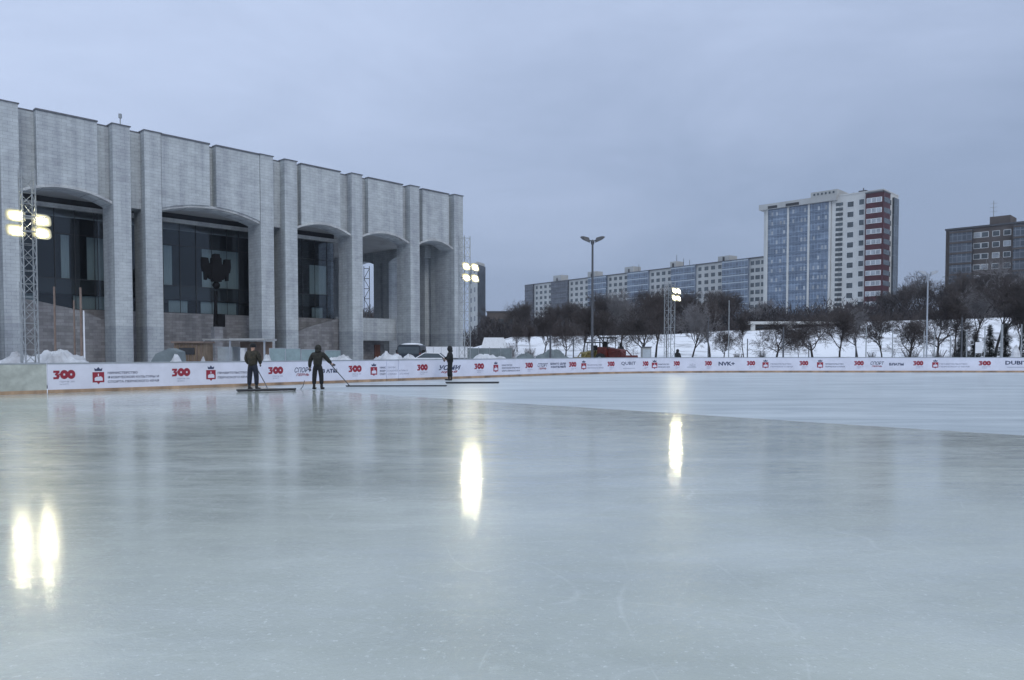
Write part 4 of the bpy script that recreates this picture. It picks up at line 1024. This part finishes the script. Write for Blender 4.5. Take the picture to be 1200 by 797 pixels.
def place_tree(i, x, Y, ytop, rz, label, group=None, wide=1.0, lean=0):
    pr = protos[i]; b = at(x, 400, Y); z0 = gh(b.x, b.y) - .05; h = at(x, ytop, Y).z - z0; s = h / 10.0
    if not pr[1]:
        o = pr[0]; pr[1] = True; o.location = (b.x, b.y, z0); o.rotation_euler = (0, 0, rz); o.scale = (s * wide, s * wide, s); o['label'] = label
        if group: o['group'] = group
    else: o = dup(pr[0], (b.x, b.y, z0), rz, (s * wide, s * wide, s), label, group)
    o.rotation_euler = (0, lean, rz)
    return o
# front row, each with its own look
front = [
 (1, 606, 108, 372, .3, 'thin bare tree right of the snowy-roofed shed', 1.0, 0), (6, 622, 100, 368, 1, 'slender bare tree left of the big tarpaulin mound', 1, 0),
 (3, 637, 95, 362, 2, 'bare tree above the big tarpaulin mound', 1.1, 0), (2, 662, 88, 372, 3, 'low bushy bare tree right of the thick dark post', 1.1, 0),
 (4, 684, 95, 352, 4, 'bare tree directly left of the tall double lamp', 1.1, 0), (0, 707, 92, 356, 5, 'bare tree between the double lamp and the red tractor', 1.1, 0),
 (5, 727, 96, 335, 1.5, 'pale-twigged tree rising behind the red tractor', 1.0, 0), (1, 752, 84, 348, 2.4, 'fork-stemmed bare tree above the grey-brown cabinet', 1.2, 0),
 (3, 768, 90, 330, 2.9, 'straight bare tree left of the farthest floodlight mast', 1.0, 0), (5, 810, 84, 352, .4, 'pale bare tree right of the person by the farthest mast', 1.1, 0),
 (4, 832, 92, 345, .9, 'dark upright bare tree before the white end of the long block', 1.1, 0), (2, 848, 82, 380, 1.3, 'small crooked bare tree below the wood, left of the leaning dark one', 1.0, 0),
 (6, 872, 95, 350, 1.6, 'slender dark tree near the left edge of the white tower', 1.2, 0), (0, 910, 80, 368, 2.2, 'stout dark tree leaning left before the low pavilion', 1.3, R(-8)),
 (7, 936, 96, 372, .2, 'pale thin tree in front of the low pavilion', 1.0, 0), (2, 953, 80, 362, 2.6, 'dark tree leaning strongly right under the blue glazing', 1.4, R(14)),
 (3, 984, 82, 352, 3.3, 'dark dense tree in front of the tower\'s white windows', 1.2, 0), (5, 1005, 92, 358, 4.2, 'pale-twigged tree before the red-striped corner', 1.1, 0),
 (4, 1034, 80, 362, .6, 'thick straight dark trunk below the red-striped corner', 1.1, 0), (1, 1066, 80, 356, 1.1, 'V-shaped dark tree leaning left by the tall grey lamp', 1.2, R(-14)),
 (0, 1100, 86, 352, 1.9, 'wide bare tree right of the tall grey lamp', 1.2, 0), (6, 1120, 84, 312, 2.7, 'tall bare tree at the left edge of the grey brick block', 1.2, 0),
 (7, 1140, 90, 298, 3.5, 'tallest bare tree, before the middle of the grey brick block', 1.2, 0), (4, 1166, 84, 318, 4.4, 'tall dark tree under the roof box of the grey brick block', 1.2, 0),
 (6, 1190, 82, 316, 5.2, 'tall slender tree before the last glazed balconies of the grey brick block', 1.2, R(6))]
for i, x, Y, yt, rz, lb, wd, ln in front: place_tree(i, x, Y, yt, rz, lb, None, wd * .88, ln)
# the wood on top of the slope
rnd = random.Random(5)
TOPS = [(560, 368), (596, 366), (606, 352), (618, 366), (650, 362), (680, 355), (720, 352), (760, 345), (800, 350), (850, 345), (890, 352), (930, 372), (980, 372), (1040, 350), (1060, 330), (1100, 332), (1140, 320), (1200, 324), (1320, 320)]
wood = 0
for row, (Y, n) in enumerate(((158, 36), (168, 36), (184, 34))):
    for q in range(n):
        x = 560 + (q + rnd.uniform(.1, .9)) * (1290 - 560) / n
        yt = lerpt(x, TOPS) + rnd.choice([-12, -6, -2, 4, 8, 14, 20]) + rnd.uniform(-3, 3)
        if 880 < x < 1045 and Y > 185: continue
        place_tree(rnd.choice([0, 1, 3, 4, 5, 6, 3, 4, 6, 7, 7] if row > 0 else [0, 3, 4, 5, 6, 1, 3]), x, Y + rnd.uniform(-3, 3), yt, rnd.uniform(0, 6.28),
                   'bare dark tree in the dense wood along the top of the snowy slope', 'bare trees in the wood on the slope top', rnd.uniform(.85, 1.25))
# dark woody undergrowth behind the crest
mb = MB()
for q in range(42000):
    X = rnd.uniform(-14, 150); Y = rnd.uniform(150.5, 170); z0 = gh(X, Y); h = rnd.uniform(1.5, 5.5) * (.75 + .4 * math.sin(X * .31) ** 2)
    z = z0 + rnd.random() * h * .9; a = Vector((rnd.gauss(0, .5), rnd.gauss(0, .5), rnd.uniform(.2, 1.0))).normalized() * rnd.uniform(.6, 1.7)
    w = Vector((rnd.gauss(0, 1), rnd.gauss(0, 1), 0)).normalized() * rnd.uniform(.06, .14)
    p = Vector((X, Y, z)); mb.poly([p - w, p + w, p + a])
o = mb.build('undergrowth', M['hedge']); kind(o, 'stuff'); o['label'] = 'dark leafless thicket along the top of the snowy slope'; o['category'] = 'thicket'
# shrubs on the slope
def shrub(x, Y, w, h, label, mat='twig', n=900, name='bare_shrub', cat='shrub', zc=None):
    b = at(x, 400, Y); z0 = gh(b.x, b.y); mb = MB()
    for q in range(n):
        t = rnd.uniform(0, 6.28); el = rnd.uniform(.15, 1.5); d = Vector((math.cos(t) * math.cos(el), math.sin(t) * math.cos(el), math.sin(el)))
        L_ = rnd.uniform(.5, 1.0); p = Vector((b.x + rnd.gauss(0, .12) * w, b.y + rnd.gauss(0, .1) * w, z0)) + Vector((d.x * w * L_ * .8, d.y * w * L_ * .8, d.z * h * L_)) * rnd.uniform(.2, .75)
        a = (d + Vector((rnd.gauss(0, .4), rnd.gauss(0, .4), rnd.uniform(0, .5)))).normalized() * rnd.uniform(.2, .55)
        ww = d.orthogonal().normalized() * rnd.uniform(.008, .022); mb.poly([p - ww, p + ww, p + a])
    for q in range(14):
        t = rnd.uniform(0, 6.28); p = Vector((b.x, b.y, z0)); mb.tube(p, p + Vector((math.cos(t) * w * .5, math.sin(t) * w * .5, h * .7)), .035, .012, 4)
    o = mb.build(name, M[mat]); return tag(o, label, cat)
shrub(1068, 78, 2.0, 2.6, 'round bare shrub under the V-shaped tree', n=1800); shrub(1100, 80, 1.6, 2.4, 'bare shrub right of the tall grey lamp', 'twig_pale', n=1500)
shrub(865, 78, .9, 1.8, 'small dark shrub left of the white tower', n=700); shrub(620, 85, 1.6, 2.6, 'pale shrub behind the smaller tarpaulin mound', 'twig_pale', n=1200)
shrub(598, 92, 1.8, 3.2, 'frosted shrub close right of the shed', 'twig_pale', n=1400); shrub(1123, 92, 2.0, 4.2, 'broad dark shrub between the tall lamp and the firs', n=1800)
shrub(893, 84, 1.1, 2.2, 'bare shrub left of the stout leaning tree', 'twig_pale', n=800); shrub(1022, 84, 1.0, 2.0, 'bare shrub left of the thick straight trunk', 'twig_pale', n=700)
# firs at the right
def fir(x, Y, ytop, r, label, seed):
    rn = random.Random(seed); b = at(x, 400, Y); z0 = gh(b.x, b.y); H = at(x, ytop, Y).z - z0
    t = thing('fir_tree', (b.x, b.y, z0), label, 'fir tree'); mb = MB(); mb.tube((b.x, b.y, z0), (b.x, b.y, z0 + H * .95), .13, .03, 7); mb.build('trunk', M['bark'], t)
    mb = MB()
    for q in range(3200):
        k = rn.random() ** .7; z = z0 + H * (.04 + .96 * (1 - k)); R_ = r * (k * .95 + .05) * (.7 + .3 * math.sin(k * 22)); a = rn.uniform(0, 6.28); rr = R_ * math.sqrt(rn.random())
        c_ = Vector((b.x + math.cos(a) * rr, b.y + math.sin(a) * rr, z - rr * .25)); d = Vector((math.cos(a), math.sin(a), -.3)) * rn.uniform(.15, .4)
        s_ = Vector((-math.sin(a), math.cos(a), 0)) * rn.uniform(.03, .08); mb.poly([c_ - s_, c_ + s_, c_ + d])
    mb.build('crown', M['fir'], t); return t
fir(1128, 76, 386, 1.5, 'dark fir left of the snow-covered sign board', 1); fir(1160, 75, 380, 1.6, 'dark fir right of the snow-covered sign board', 2)
fir(1178, 77, 378, 1.6, 'dark fir between the thick pale post and the white van', 3); fir(1202, 76, 376, 1.6, 'dark fir cut by the right edge of the picture', 4); fir(1143, 84, 388, 1.7, 'low dark fir behind the snow-covered sign board', 5)
c = at(1147, 412, 72); fr = lambda x, y, z, c=c: (c.x + x, c.y + y, z)
k = thing('sign_board', (c.x, c.y, 0), 'blank white sign board standing among the firs', 'sign board')
mb = MB(); mb.box(-.33, .33, -.03, .03, 1.35, 2.4, fr); mb.build('panel', M['whitepaint'], k)
mb = MB(); mb.tube(fr(-.3, .05, 0), fr(-.3, .05, 2.3), .03); mb.tube(fr(.3, .05, 0), fr(.3, .05, 2.3), .03); mb.build('legs', M['steel'], k)
c = at(1190, 412, 72); heap(Vector((c.x, c.y, 0)), .6, .5, 2.0, 'tall narrow snow heap between the rightmost firs', seed=21)

# ------------------------------------------------------------------ low pavilion below the tower
c = at(924, 390, 140); z0 = gh(c.x, c.y); fr = lambda x, y, z, c=c, z0=z0: (c.x + x, c.y + y, z0 + z)
k = thing('low_pavilion', (c.x, c.y, z0), 'low flat-roofed pavilion with white posts below the white tower', 'pavilion')
zt = at(924, 377, 140).z - z0
mb = MB(); mb.box(-7.5, 14, -1, 6, zt - .5, zt, fr); mb.build('roof', M['bwhite'], k)
mb = MB(); mb.box(-7, 13.5, 1.5, 5.8, -.5, zt - .503, fr); mb.build('wall', M['bgrey'], k)
for x in (-6.8, .0, 6.5, 13):
    mb = MB(); mb.box(x - .35, x + .35, -.8, -.2, -.5, zt - .503, fr); mb.build('post', M['bwhite'], k)
for x in (-6.2, -3, 1, 3.6, 7.4, 10.2):
    mb = MB(); mb.box(x, x + 2.2, 1.4, 1.49, .4, zt - 1.2, fr); mb.build('window', M['win'], k)

# ------------------------------------------------------------------ white tower with blue glazing and red bay
Pc = at(1034, 300, 205); Pl = at(894, 300, 229); Pr = at(1051, 300, 215.5)
def wall_frame(A, B, z0=0):
    A = Vector((A.x, A.y)); B = Vector((B.x, B.y)); d = (B - A).normalized(); n = Vector((-d.y, d.x))
    return (lambda s, o, z: (A.x + d.x * s + n.x * o, A.y + d.y * s + n.y * o, z)), (B - A).length, d
TF, TL, td = wall_frame(Pl, Pc)        # s from the left end to the near corner, o into the building
SL = (Pr - Pc).length * .86; SF, SL, sd = wall_frame(Pc, Vector((Pc.x - td.y * SL, Pc.y + td.x * SL)))
def s_of(x, A, d):                     # wall coordinate seen at photo column x
    k = (x - 600) / F; return (k * A.y - A.x) / (d.x - k * d.y)
ts = lambda x: s_of(x, Pl, td)
tb0 = gh(90, 215)
ZR = at(1034, 222.5, 205).z
tw = thing('white_tower', (Pc.x, Pc.y, tb0), 'white apartment tower with three blue glazed strips and a red-striped corner bay', 'apartment tower')
xw = ts(981)
mb = MB(); mb.box(xw, TL, 0, SL, tb0 - 2, ZR, TF); mb.build('wall', M['bwhite'], tw)
ZG = at(894, 247, 229).z
mb = MB(); mb.box(0, xw - .003, .5, SL, tb0 - 2, ZG, TF); mb.build('glazed_wing_wall', M['bwhite'], tw)
mb = MB(); mb.box(-.9, xw - .5, -1.2, SL, ZG + .003, ZG + 1.6, TF); mb.build('cornice', M['bpanel'], tw)
mb = MB(); mb.box(2, 4.9, -1.23, -1.203, ZG + .1, ZG + .9, TF); mb.build('cornice_recess', M['dark'], tw); mb = MB(); mb.box(7.5, 11.5, -1.23, -1.203, ZG + .1, ZG + .9, TF); mb.build('cornice_recess', M['dark'], tw)
bx0 = ts(946); bx1 = ts(977)
mb = MB(); mb.box(bx0, bx1, .8, 9, ZG + 1.603, at(960, 221, 214).z, TF); mb.build('stair_penthouse', M['bpanel'], tw)
mb = MB()
for i in range(6): mb.box(bx0 + .8 + i * 1.1, bx0 + 1.3 + i * 1.1, .72, .797, ZG + 2.4, ZG + 3.0, TF)
mb.build('penthouse_windows', M['win'], tw)
mb = MB(); mb.box(TL - 7.6, TL - 5.6, 3, 5, ZR, ZR + 1.3, TF); mb.tube(TF(TL - 6.6, 4, ZR), TF(TL - 6.6, 4, ZR + 2.1), .15); mb.build('roof_vent', M['darksteel'], tw)
mb = MB(); mb.box(xw - .1, TL + .1, -.12, SL + .1, ZR + .003, ZR + .3, TF); mb.build('parapet', M['bwhite'], tw)
SH = 2.82; rows = [at(1020, 235.7, 207).z + .0 - SH * i for i in range(13)]
blue = pane_mat('blue_glazing', (0.09, 0.13, 0.19), (0.15, 0.195, 0.26), .95, 1.41, .18, (td.x, td.y), (0.22, 0.28, 0.36), .06)
fins = [ts(897.5), ts(922), ts(946), ts(970.5)]
for a, b in zip(fins, fins[1:]):
    mb = MB(); mb.box(a + .28, b - .28, -.25, .49, tb0 - 1, ZG - .02, TF); gz = mb.build('blue_glazing', blue, tw)
    M.setdefault('spd', P('blue_spandrel', (0.115, 0.155, 0.215), .3, .15, .5))
    for zr in rows:
        mb = MB(); mb.box(a + .28, b - .28, -.33, -.253, zr - 1.15, zr - .75, TF); mb.build('balcony_band', M['spd'], gz)
    # paler open panes here and there
    wdt = b - a - .56
    for zr in rows:
        for c_ in (.18, .42, .62, .8):
            if rnd.random() < .55: mb = MB(); mb.box(a + .28 + wdt * c_, a + .28 + wdt * c_ + .55, -.29, -.252, zr - .6, zr + .5, TF); mb.build('curtained_pane', M['winl'], gz)
for a in fins:
    mb = MB(); mb.box(a - .28, a + .28, -.45, .49, tb0 - 1, ZG - .02, TF); mb.build('fin', M['bwhite'], tw)
sa = ts(972); mb = MB(); mb.box(sa, xw - .01, -.1, .49, tb0 - 1, ZG + 1.0, TF); mb.build('stair_wall', M['bwhite'], tw)
a0 = ts(967) ; a1 = ts(984)
def tw_row(x0, x1, dz, hh, mat, nm, off=.0, off2=.0):
    s0 = ts(x0); s1 = ts(x1)
    for zr in rows:
        mb = MB(); mb.box(s0 - .12, s1 + .12, -.05 + off, -.003 + off, zr + dz - hh / 2 - .12, zr + dz + hh / 2 + .12, TF); w_ = mb.build(nm, M['frame'], tw)
        mb = MB(); mb.box(s0, s1, -.08 + off, -.052 + off, zr + dz - hh / 2, zr + dz + hh / 2, TF); mb.build('pane', M[mat], w_)
s0 = ts(977); s1 = ts(985)
for i in range(26): mb = MB(); mb.box(s0, s1, -.16, -.003, rows[0] + .9 - i * SH / 2 - 1.0, rows[0] + .9 - i * SH / 2 - .15, TF); mb.build('stairwell_window', M['win'], tw)
tw_row(990.5, 997.5, -.1, 1.45, 'win', 'window'); tw_row(1004, 1009.5, .15, 1.45, 'win', 'window')
# red corner bay
ra = ts(1012.5); rb = TL + .4
mb = MB(); mb.box(ra, rb, -.9, 4.4, rows[-1] - 3, rows[0] + 2.0, TF); mb.build('red_bay', M['bred'], tw)
for zr in rows:
    mb = MB(); mb.box(ra + .3, ra + 4.3, -.96, -.903, zr - .62, zr + .72, TF); wb = mb.build('bay_window', M['frame'], tw)
    mb = MB()
    for q in (0.4, 1.75, 3.0): mb.box(ra + q, ra + q + 1.05, -1.0, -.963, zr - .5, zr + .6, TF)
    mb.build('pane', M['winl'], wb)
    mb = MB(); mb.box(rb + .003, rb + .05, -.6, 4.1, zr - .62, zr + .72, TF); mb.build('side_pane', M['win'], wb)
mb = MB(); mb.box(ra - .05, rb + .05, -1.0, 4.5, rows[0] + 2.003, rows[0] + 2.3, TF); mb.build('bay_cap', M['darksteel'], tw)
# side face: dark glazed strip
g2 = pane_mat('dark_side_glazing', (0.03, 0.04, 0.05), (0.07, 0.09, 0.11), 1.3, SH, .15, (sd.x, sd.y), (0.1, .12, .14), .1)
mb = MB(); mb.box(SL - 4.9, SL - .9, -.5, -.003, tb0, rows[0] + 1.6, SF); mb.build('side_glazing', g2, tw)
for zr in rows:
    mb = MB(); mb.box(5.3, 6.3, -.04, -.003, zr - .7, zr + .7, SF); mb.build('side_window', M['win'], tw)
# roof clutter
mb = MB()
for s_, h_ in ((xw + 2, 1.6), (TL - 3, 1.2), (xw - 4, 2.0)): mb.tube(TF(s_, 5, ZR), TF(s_, 5, ZR + h_), .06)
mb.build('roof_aerials', M['darksteel'], tw)

# ------------------------------------------------------------------ long apartment block
La = at(616, 300, 418); Lb = at(899, 300, 291)
LF_, LL, ld = wall_frame(La, Lb); ls = lambda x: s_of(x, La, ld)
zb = 3.0; ZL = at(616, 335, 418).z
lb_ = thing('long_apartment_block', (La.x, La.y, zb), 'long pale panel apartment block with blue glazed balcony stacks along the slope', 'apartment block')
mb = MB(); mb.box(0, LL, 0, 13, zb, ZL, LF_); mb.build('wall', M['bpanel'], lb_)
mb = MB(); mb.box(-.3, LL + .3, -.4, 13.3, ZL + .003, ZL + .5, LF_); mb.build('roof', M['darksteel'], lb_)
white = [(626.5, 647), (667, 690), (712, 736), (761, 787), (815.6, 846.5), (877.5, 896)]
blues = [(616.8, 626), (647.5, 666.5), (690.5, 711.5), (736.5, 760.5), (787.5, 815), (847, 877)]
SHL = 2.85
blue2 = pane_mat('blue_balcony_glazing', (0.06, 0.085, 0.12), (0.10, 0.135, 0.18), 1.5, SHL / 2, .2, (ld.x, ld.y), (0.16, 0.2, 0.26), .12)
dkgl = pane_mat('dark_balcony_glazing', (0.03, 0.035, 0.045), (0.06, 0.07, 0.085), 1.5, SHL / 2, .25, (ld.x, ld.y), (0.1, 0.11, 0.13), .12)
for i, (a, b) in enumerate(blues):
    s0, s1 = ls(a), ls(b); mb = MB(); mb.box(s0, s1, -1.1, -.003, zb, ZL + .2, LF_); gz = mb.build('balcony_stack', dkgl if i < 2 else blue2, lb_)
    for r_ in range(9): mb = MB(); mb.box(s0 - .1, s1 + .1, -1.25, -1.103, ZL - .25 - r_ * SHL - .25, ZL - .25 - r_ * SHL + .1, LF_); mb.build('balcony_slab', M['darksteel'] if i < 2 else M['cabin'], gz)
cnt = 0; rest = MB()
for (a, b) in white:
    s0, s1 = ls(a), ls(b); n = 4 if b - a > 19 else 3
    for r_ in range(9):
        for q in range(n):
            sc_ = s0 + (s1 - s0) * (q + .5) / n; z = ZL - 1.7 - r_ * SHL
            ww = .8 if q in (0, n - 1) else 1.0
            if r_ < 4 and cnt < 98:
                mb = MB(); mb.box(sc_ - ww, sc_ + ww, -.06, -.003, z - .8, z + .75, LF_); mb.build('window', M['win'], lb_); cnt += 1
            else: rest.box(sc_ - ww, sc_ + ww, -.06, -.003, z - .8, z + .75, LF_)
o = rest.build('lower_windows', M['win'], lb_); kind(o, 'stuff')
for x0, x1, h_ in ((643, 652, 4.0), (683, 692, 3.6), (726, 736, 3.6), (779, 786, 3.4), (834.5, 848, 3.0)):
    s0, s1 = ls(x0), ls(x1); mb = MB(); mb.box(s0, s1, 3, 8, ZL + .503, ZL + h_, LF_); lh = mb.build('lift_housing', M['bpanel'], lb_)
    mb = MB(); mb.box((s0 + s1) / 2 - .5, (s0 + s1) / 2 + .5, 2.94, 2.997, ZL + 1.0, ZL + 2.6, LF_); mb.build('hatch', M['dark'], lh)
mb = MB()
for x_, h_ in ((739, 4.5), (783, 6.5), (791, 4.5), (798, 3.5), (892, 3)):
    s_ = ls(x_); mb.tube(LF_(s_, 5, ZL), LF_(s_, 5, ZL + h_), .12, n=4)
mb.build('aerials', M['darksteel'], lb_)

# ------------------------------------------------------------------ grey brick block at the right
Ga = at(1108, 300, 206); Gb = at(1250, 300, 187)
GF, GL, gd = wall_frame(Ga, Gb); gs = lambda x: s_of(x, Ga, gd)
ZB = at(1108, 270.5, 206).z; gb0 = gh(125, 200)
gb = thing('grey_brick_block', (Ga.x, Ga.y, gb0), 'dark grey brick apartment block cut by the right edge, with blue glazed balconies', 'apartment block')
mb = MB(); mb.box(0, GL, 0, 14, gb0 - 2, ZB, GF); mb.build('wall', M['bgrey'], gb)
mb = MB(); mb.box(-.2, GL, -.3, 14.2, ZB + .003, ZB + .45, GF); mb.build('roof', M['darksteel'], gb)
blue3 = pane_mat('grey_blue_glazing', (0.035, 0.05, 0.068), (0.075, 0.095, 0.12), 1.1, 1.42, .2, (gd.x, gd.y), (0.13, 0.15, 0.18), .1)
for x0, x1 in ((1111, 1137), (1185, 1215), (1228, 1250)):
    s0, s1 = gs(x0), min(gs(x1), GL); mb = MB(); mb.box(s0, s1, -1.0, -.003, gb0, ZB - .4, GF); gz = mb.build('balcony_stack', blue3, gb)
    for r_ in range(11): mb = MB(); mb.box(s0 - .08, s1 + .08, -1.15, -1.003, ZB - .6 - r_ * 2.84 - .45, ZB - .6 - r_ * 2.84, GF); mb.build('balcony_slab', M['bgrey'], gz)
for r_ in range(11):
    for q, x_ in enumerate((1142, 1151, 1164, 1177, 1221)):
        s_ = gs(x_); z = ZB - 2.0 - r_ * 2.84
        mb = MB(); mb.box(s_ - .85, s_ + .85, -.05, -.003, z - .75, z + .75, GF); w_ = mb.build('window', M['frame'], gb)
        mb = MB(); mb.box(s_ - .72, s_ + .72, -.08, -.052, z - .62, z + .62, GF); mb.build('pane', M['winl'] if (q * 7 + r_ * 3) % 4 == 0 else M['win'], w_)
s0, s1 = gs(1155), gs(1179); mb = MB(); mb.box(s0, s1, 1.0, 8, ZB + .453, at(1167, 254.7, 200).z, GF); mb.build('lift_housing', M['bgrey'], gb)
mb = MB(); s_ = gs(1157); zz0 = at(1157, 254, 200).z
mb.tube(GF(s_, 3, ZB), GF(s_, 3, zz0 + 4.4), .1, n=5)
for q in (1.5, 2.6, 3.6): mb.tube(GF(s_ - .9, 3, zz0 + q), GF(s_ + .9, 3, zz0 + q), .05, n=4)
mb.build('aerial', M['steel'], gb)

# ------------------------------------------------------------------ dark block beside the second mast
Da = at(549, 300, 232); Dc = at(559.5, 300, 220); Dr = at(568, 300, 226)
DF, DL, dd_ = wall_frame(Da, Dc); ZD = at(559, 308.5, 220).z
db = thing('narrow_tower_block', (Dc.x, Dc.y, 0), 'narrow dark-sided tower block right behind the second floodlight mast', 'apartment tower')
foot = [Da, Dc, Dr, Dr + (Da - Dc)]
mb = MB(); mb.hexa([(p.x, p.y, 0) for p in foot] + [(p.x, p.y, ZD) for p in foot]); mb.build('wall', M['bpanel'], db)
DS, DSL, ds_ = wall_frame(Dc, Dr)
dg_ = pane_mat('night_glazing', (0.022, 0.026, 0.032), (0.045, 0.052, 0.06), 1.0, 1.45, .2, (ds_.x, ds_.y), (0.05, .055, .065), .08)
mb = MB(); mb.box(0.05, DSL, -.25, -.003, 0, ZD - .4, DS); mb.build('dark_glazing', dg_, db)
mb = MB(); mb.hexa([(p.x, p.y, ZD + .003) for p in foot] + [(p.x, p.y, ZD + .5) for p in foot]); mb.build('roof', M['bpanel'], db)
for r_ in range(9):
    for q in (DL * .3, DL * .7):
        mb = MB(); mb.box(q - .8, q + .8, -.05, -.003, ZD - 2.4 - r_ * 2.85, ZD - 1.0 - r_ * 2.85, DF); mb.build('window', M['win'], db)
# low dark buildings in the trees left of the long block
c = at(593, 385, 190); z0 = gh(c.x, c.y); fr = lambda x, y, z, c=c, z0=z0: (c.x + x, c.y + y, z0 + z)
k = thing('low_brick_building', (c.x, c.y, z0), 'low dark brick building among trees left of the long block', 'building')
zt = at(593, 366, 190).z - z0
mb = MB(); mb.box(-4.8, 4.8, 0, 8, -2, zt, fr); mb.build('wall', M['bgrey'], k)
mb = MB(); mb.box(-5, 5, -.2, 8.2, zt + .003, zt + .3, fr); mb.build('roof', M['darksteel'], k)
for x in (-3.6, -1.2, 1.2, 3.6):
    for zq in (1.5, 4.4):
        if zq + 1 < zt: mb = MB(); mb.box(x - .6, x + .6, -.06, -.003, zq, zq + 1.3, fr); mb.build('window', M['win'], k)
# lattice scaffold seen through the open corner bay
c = at(430, 360, 150)
k = thing('lattice_pylon', (c.x, c.y, 0), 'distant lattice pylon seen through the open corner bay', 'pylon')
mb = MB(); zt = at(430, 312, 150).z; w = .55
for sx in (-w, w): mb.tube((c.x + sx, c.y, 0), (c.x + sx, c.y, zt), .09, n=4)
z = 0; f_ = 1
while z < zt - 2: mb.tube((c.x - w * f_, c.y, z), (c.x + w * f_, c.y, z + 2.0), .07, n=4); mb.tube((c.x - w, c.y, z + 2.), (c.x + w, c.y, z + 2.), .09, n=4); z += 2; f_ = -f_
mb.build('lattice', M['darksteel'], k)
for i, x in enumerate((424, 431, 437, 444)):
    place_tree((3, 4, 6, 0)[i], x, 165 + i * 6, 352 + (i % 2) * 6, i * 1.3, 'far bare tree seen through the open corner bay', 'bare trees beyond the corner bay', 1.3)

for pr in protos:
    if not pr[1]: print('unused proto')

# ------------------------------------------------------------------ snowy air
hm = bpy.data.materials.new('snowy_air'); hm.use_nodes = True; nt = hm.node_tree; nt.nodes.clear()
o_ = nt.nodes.new('ShaderNodeOutputMaterial'); pv = nt.nodes.new('ShaderNodeVolumePrincipled'); pv.inputs['Color'].default_value = (.86, .9, 1, 1)
pv.inputs['Density'].default_value = 0.00022; pv.inputs['Anisotropy'].default_value = .3; nt.links.new(pv.outputs[0], o_.inputs['Volume'])
mb = MB(); mb.box(-900, 900, -300, 900, -1.0, 75)
o = mb.build('haze', hm); kind(o, 'stuff'); o['label'] = 'thin cold snowy air over the whole square'; o['category'] = 'haze'
# ------------------------------------------------------------------ sky and light
world = bpy.data.worlds.new('World'); scene.world = world; world.use_nodes = True
nt = world.node_tree; N = nt.nodes; L = nt.links; bg = N['Background']; bg.inputs['Strength'].default_value = 0.10
SUN_EL, SUN_AZ = 34.0, 150.0      # azimuth clockwise from +Y: behind the camera, to the right
sky = N.new('ShaderNodeTexSky'); sky.sky_type = 'NISHITA'; sky.sun_disc = False
sky.sun_elevation = R(SUN_EL); sky.sun_rotation = R(SUN_AZ); sky.air_density = 1.5; sky.dust_density = 3.0
tc = N.new('ShaderNodeTexCoord'); nm = N.new('ShaderNodeVectorMath'); nm.operation = 'NORMALIZE'; L.new(tc.outputs['Generated'], nm.inputs[0])
sp = N.new('ShaderNodeSeparateXYZ'); L.new(nm.outputs[0], sp.inputs[0])
def wm(op, a, b=None):
    n = N.new('ShaderNodeMath'); n.operation = op
    for i, q in enumerate((a, b)):
        if q is None: continue
        if isinstance(q, (int, float)): n.inputs[i].default_value = q
        else: L.new(q, n.inputs[i])
    return n.outputs[0]
# overcast: a cloud deck, brighter towards the zenith and towards the left
mp = N.new('ShaderNodeMapping'); mp.inputs['Scale'].default_value = (1.1, 1.1, 3.2); L.new(nm.outputs[0], mp.inputs['Vector'])
nz = N.new('ShaderNodeTexNoise'); nz.inputs['Scale'].default_value = 2.6; nz.inputs['Detail'].default_value = 9; nz.inputs['Roughness'].default_value = .6; nz.inputs['Distortion'].default_value = .3
L.new(mp.outputs[0], nz.inputs['Vector'])
g_ = wm('MULTIPLY', sp.outputs['Z'], 0.85)
g_ = wm('ADD', g_, wm('MULTIPLY', sp.outputs['X'], -0.26)); g_ = wm('ADD', g_, wm('MULTIPLY', sp.outputs['Y'], -0.10))
g_ = wm('ADD', g_, wm('MULTIPLY', wm('SUBTRACT', nz.outputs['Fac'], .5), .38)); g_ = wm('ADD', g_, 0.36)
cr = N.new('ShaderNodeValToRGB'); L.new(g_, cr.inputs['Fac']); e = cr.color_ramp.elements
e[0].position = 0.0; e[0].color = (.19, .24, .345, 1); e[1].position = 1.0; e[1].color = (.58, .68, .84, 1)
for ps_, cc in ((.3, (.222, .285, .412)), (.5, (.308, .377, .525)), (.68, (.392, .468, .635))):
    q = e.new(ps_); q.color = (*cc, 1)
vs = N.new('ShaderNodeVectorMath'); vs.operation = 'SCALE'; vs.inputs['Scale'].default_value = 13.6; L.new(cr.outputs['Color'], vs.inputs[0])
mx = N.new('ShaderNodeMix'); mx.data_type = 'RGBA'; mx.inputs[0].default_value = .95; L.new(sky.outputs[0], mx.inputs[6]); L.new(vs.outputs[0], mx.inputs[7])
L.new(mx.outputs[2], bg.inputs['Color'])
sl = bpy.data.lights.new('sun', 'SUN'); sl.energy = 0.75; sl.angle = R(25); sl.color = (1.0, .95, .88)
so = bpy.data.objects.new('sun', sl); COL.objects.link(so)
az = R(SUN_AZ); el = R(SUN_EL); sdir = Vector((math.sin(az) * math.cos(el), math.cos(az) * math.cos(el), math.sin(el)))
so.rotation_euler = (-sdir).to_track_quat('-Z', 'Y').to_euler()

vsn = scene.view_settings; scene.display_settings.display_device = 'sRGB'
vsn.view_transform = 'Standard'; vsn.look = 'None'; vsn.exposure = 0.05; vsn.gamma = 1.0; vsn.use_curve_mapping = False
cy = scene.cycles; cy.use_denoising = True; cy.max_bounces = 6; cy.diffuse_bounces = 3; cy.glossy_bounces = 3; cy.transparent_max_bounces = 8
cy.sample_clamp_indirect = 8; cy.caustics_reflective = False; cy.caustics_refractive = False
scene.render.use_persistent_data = False
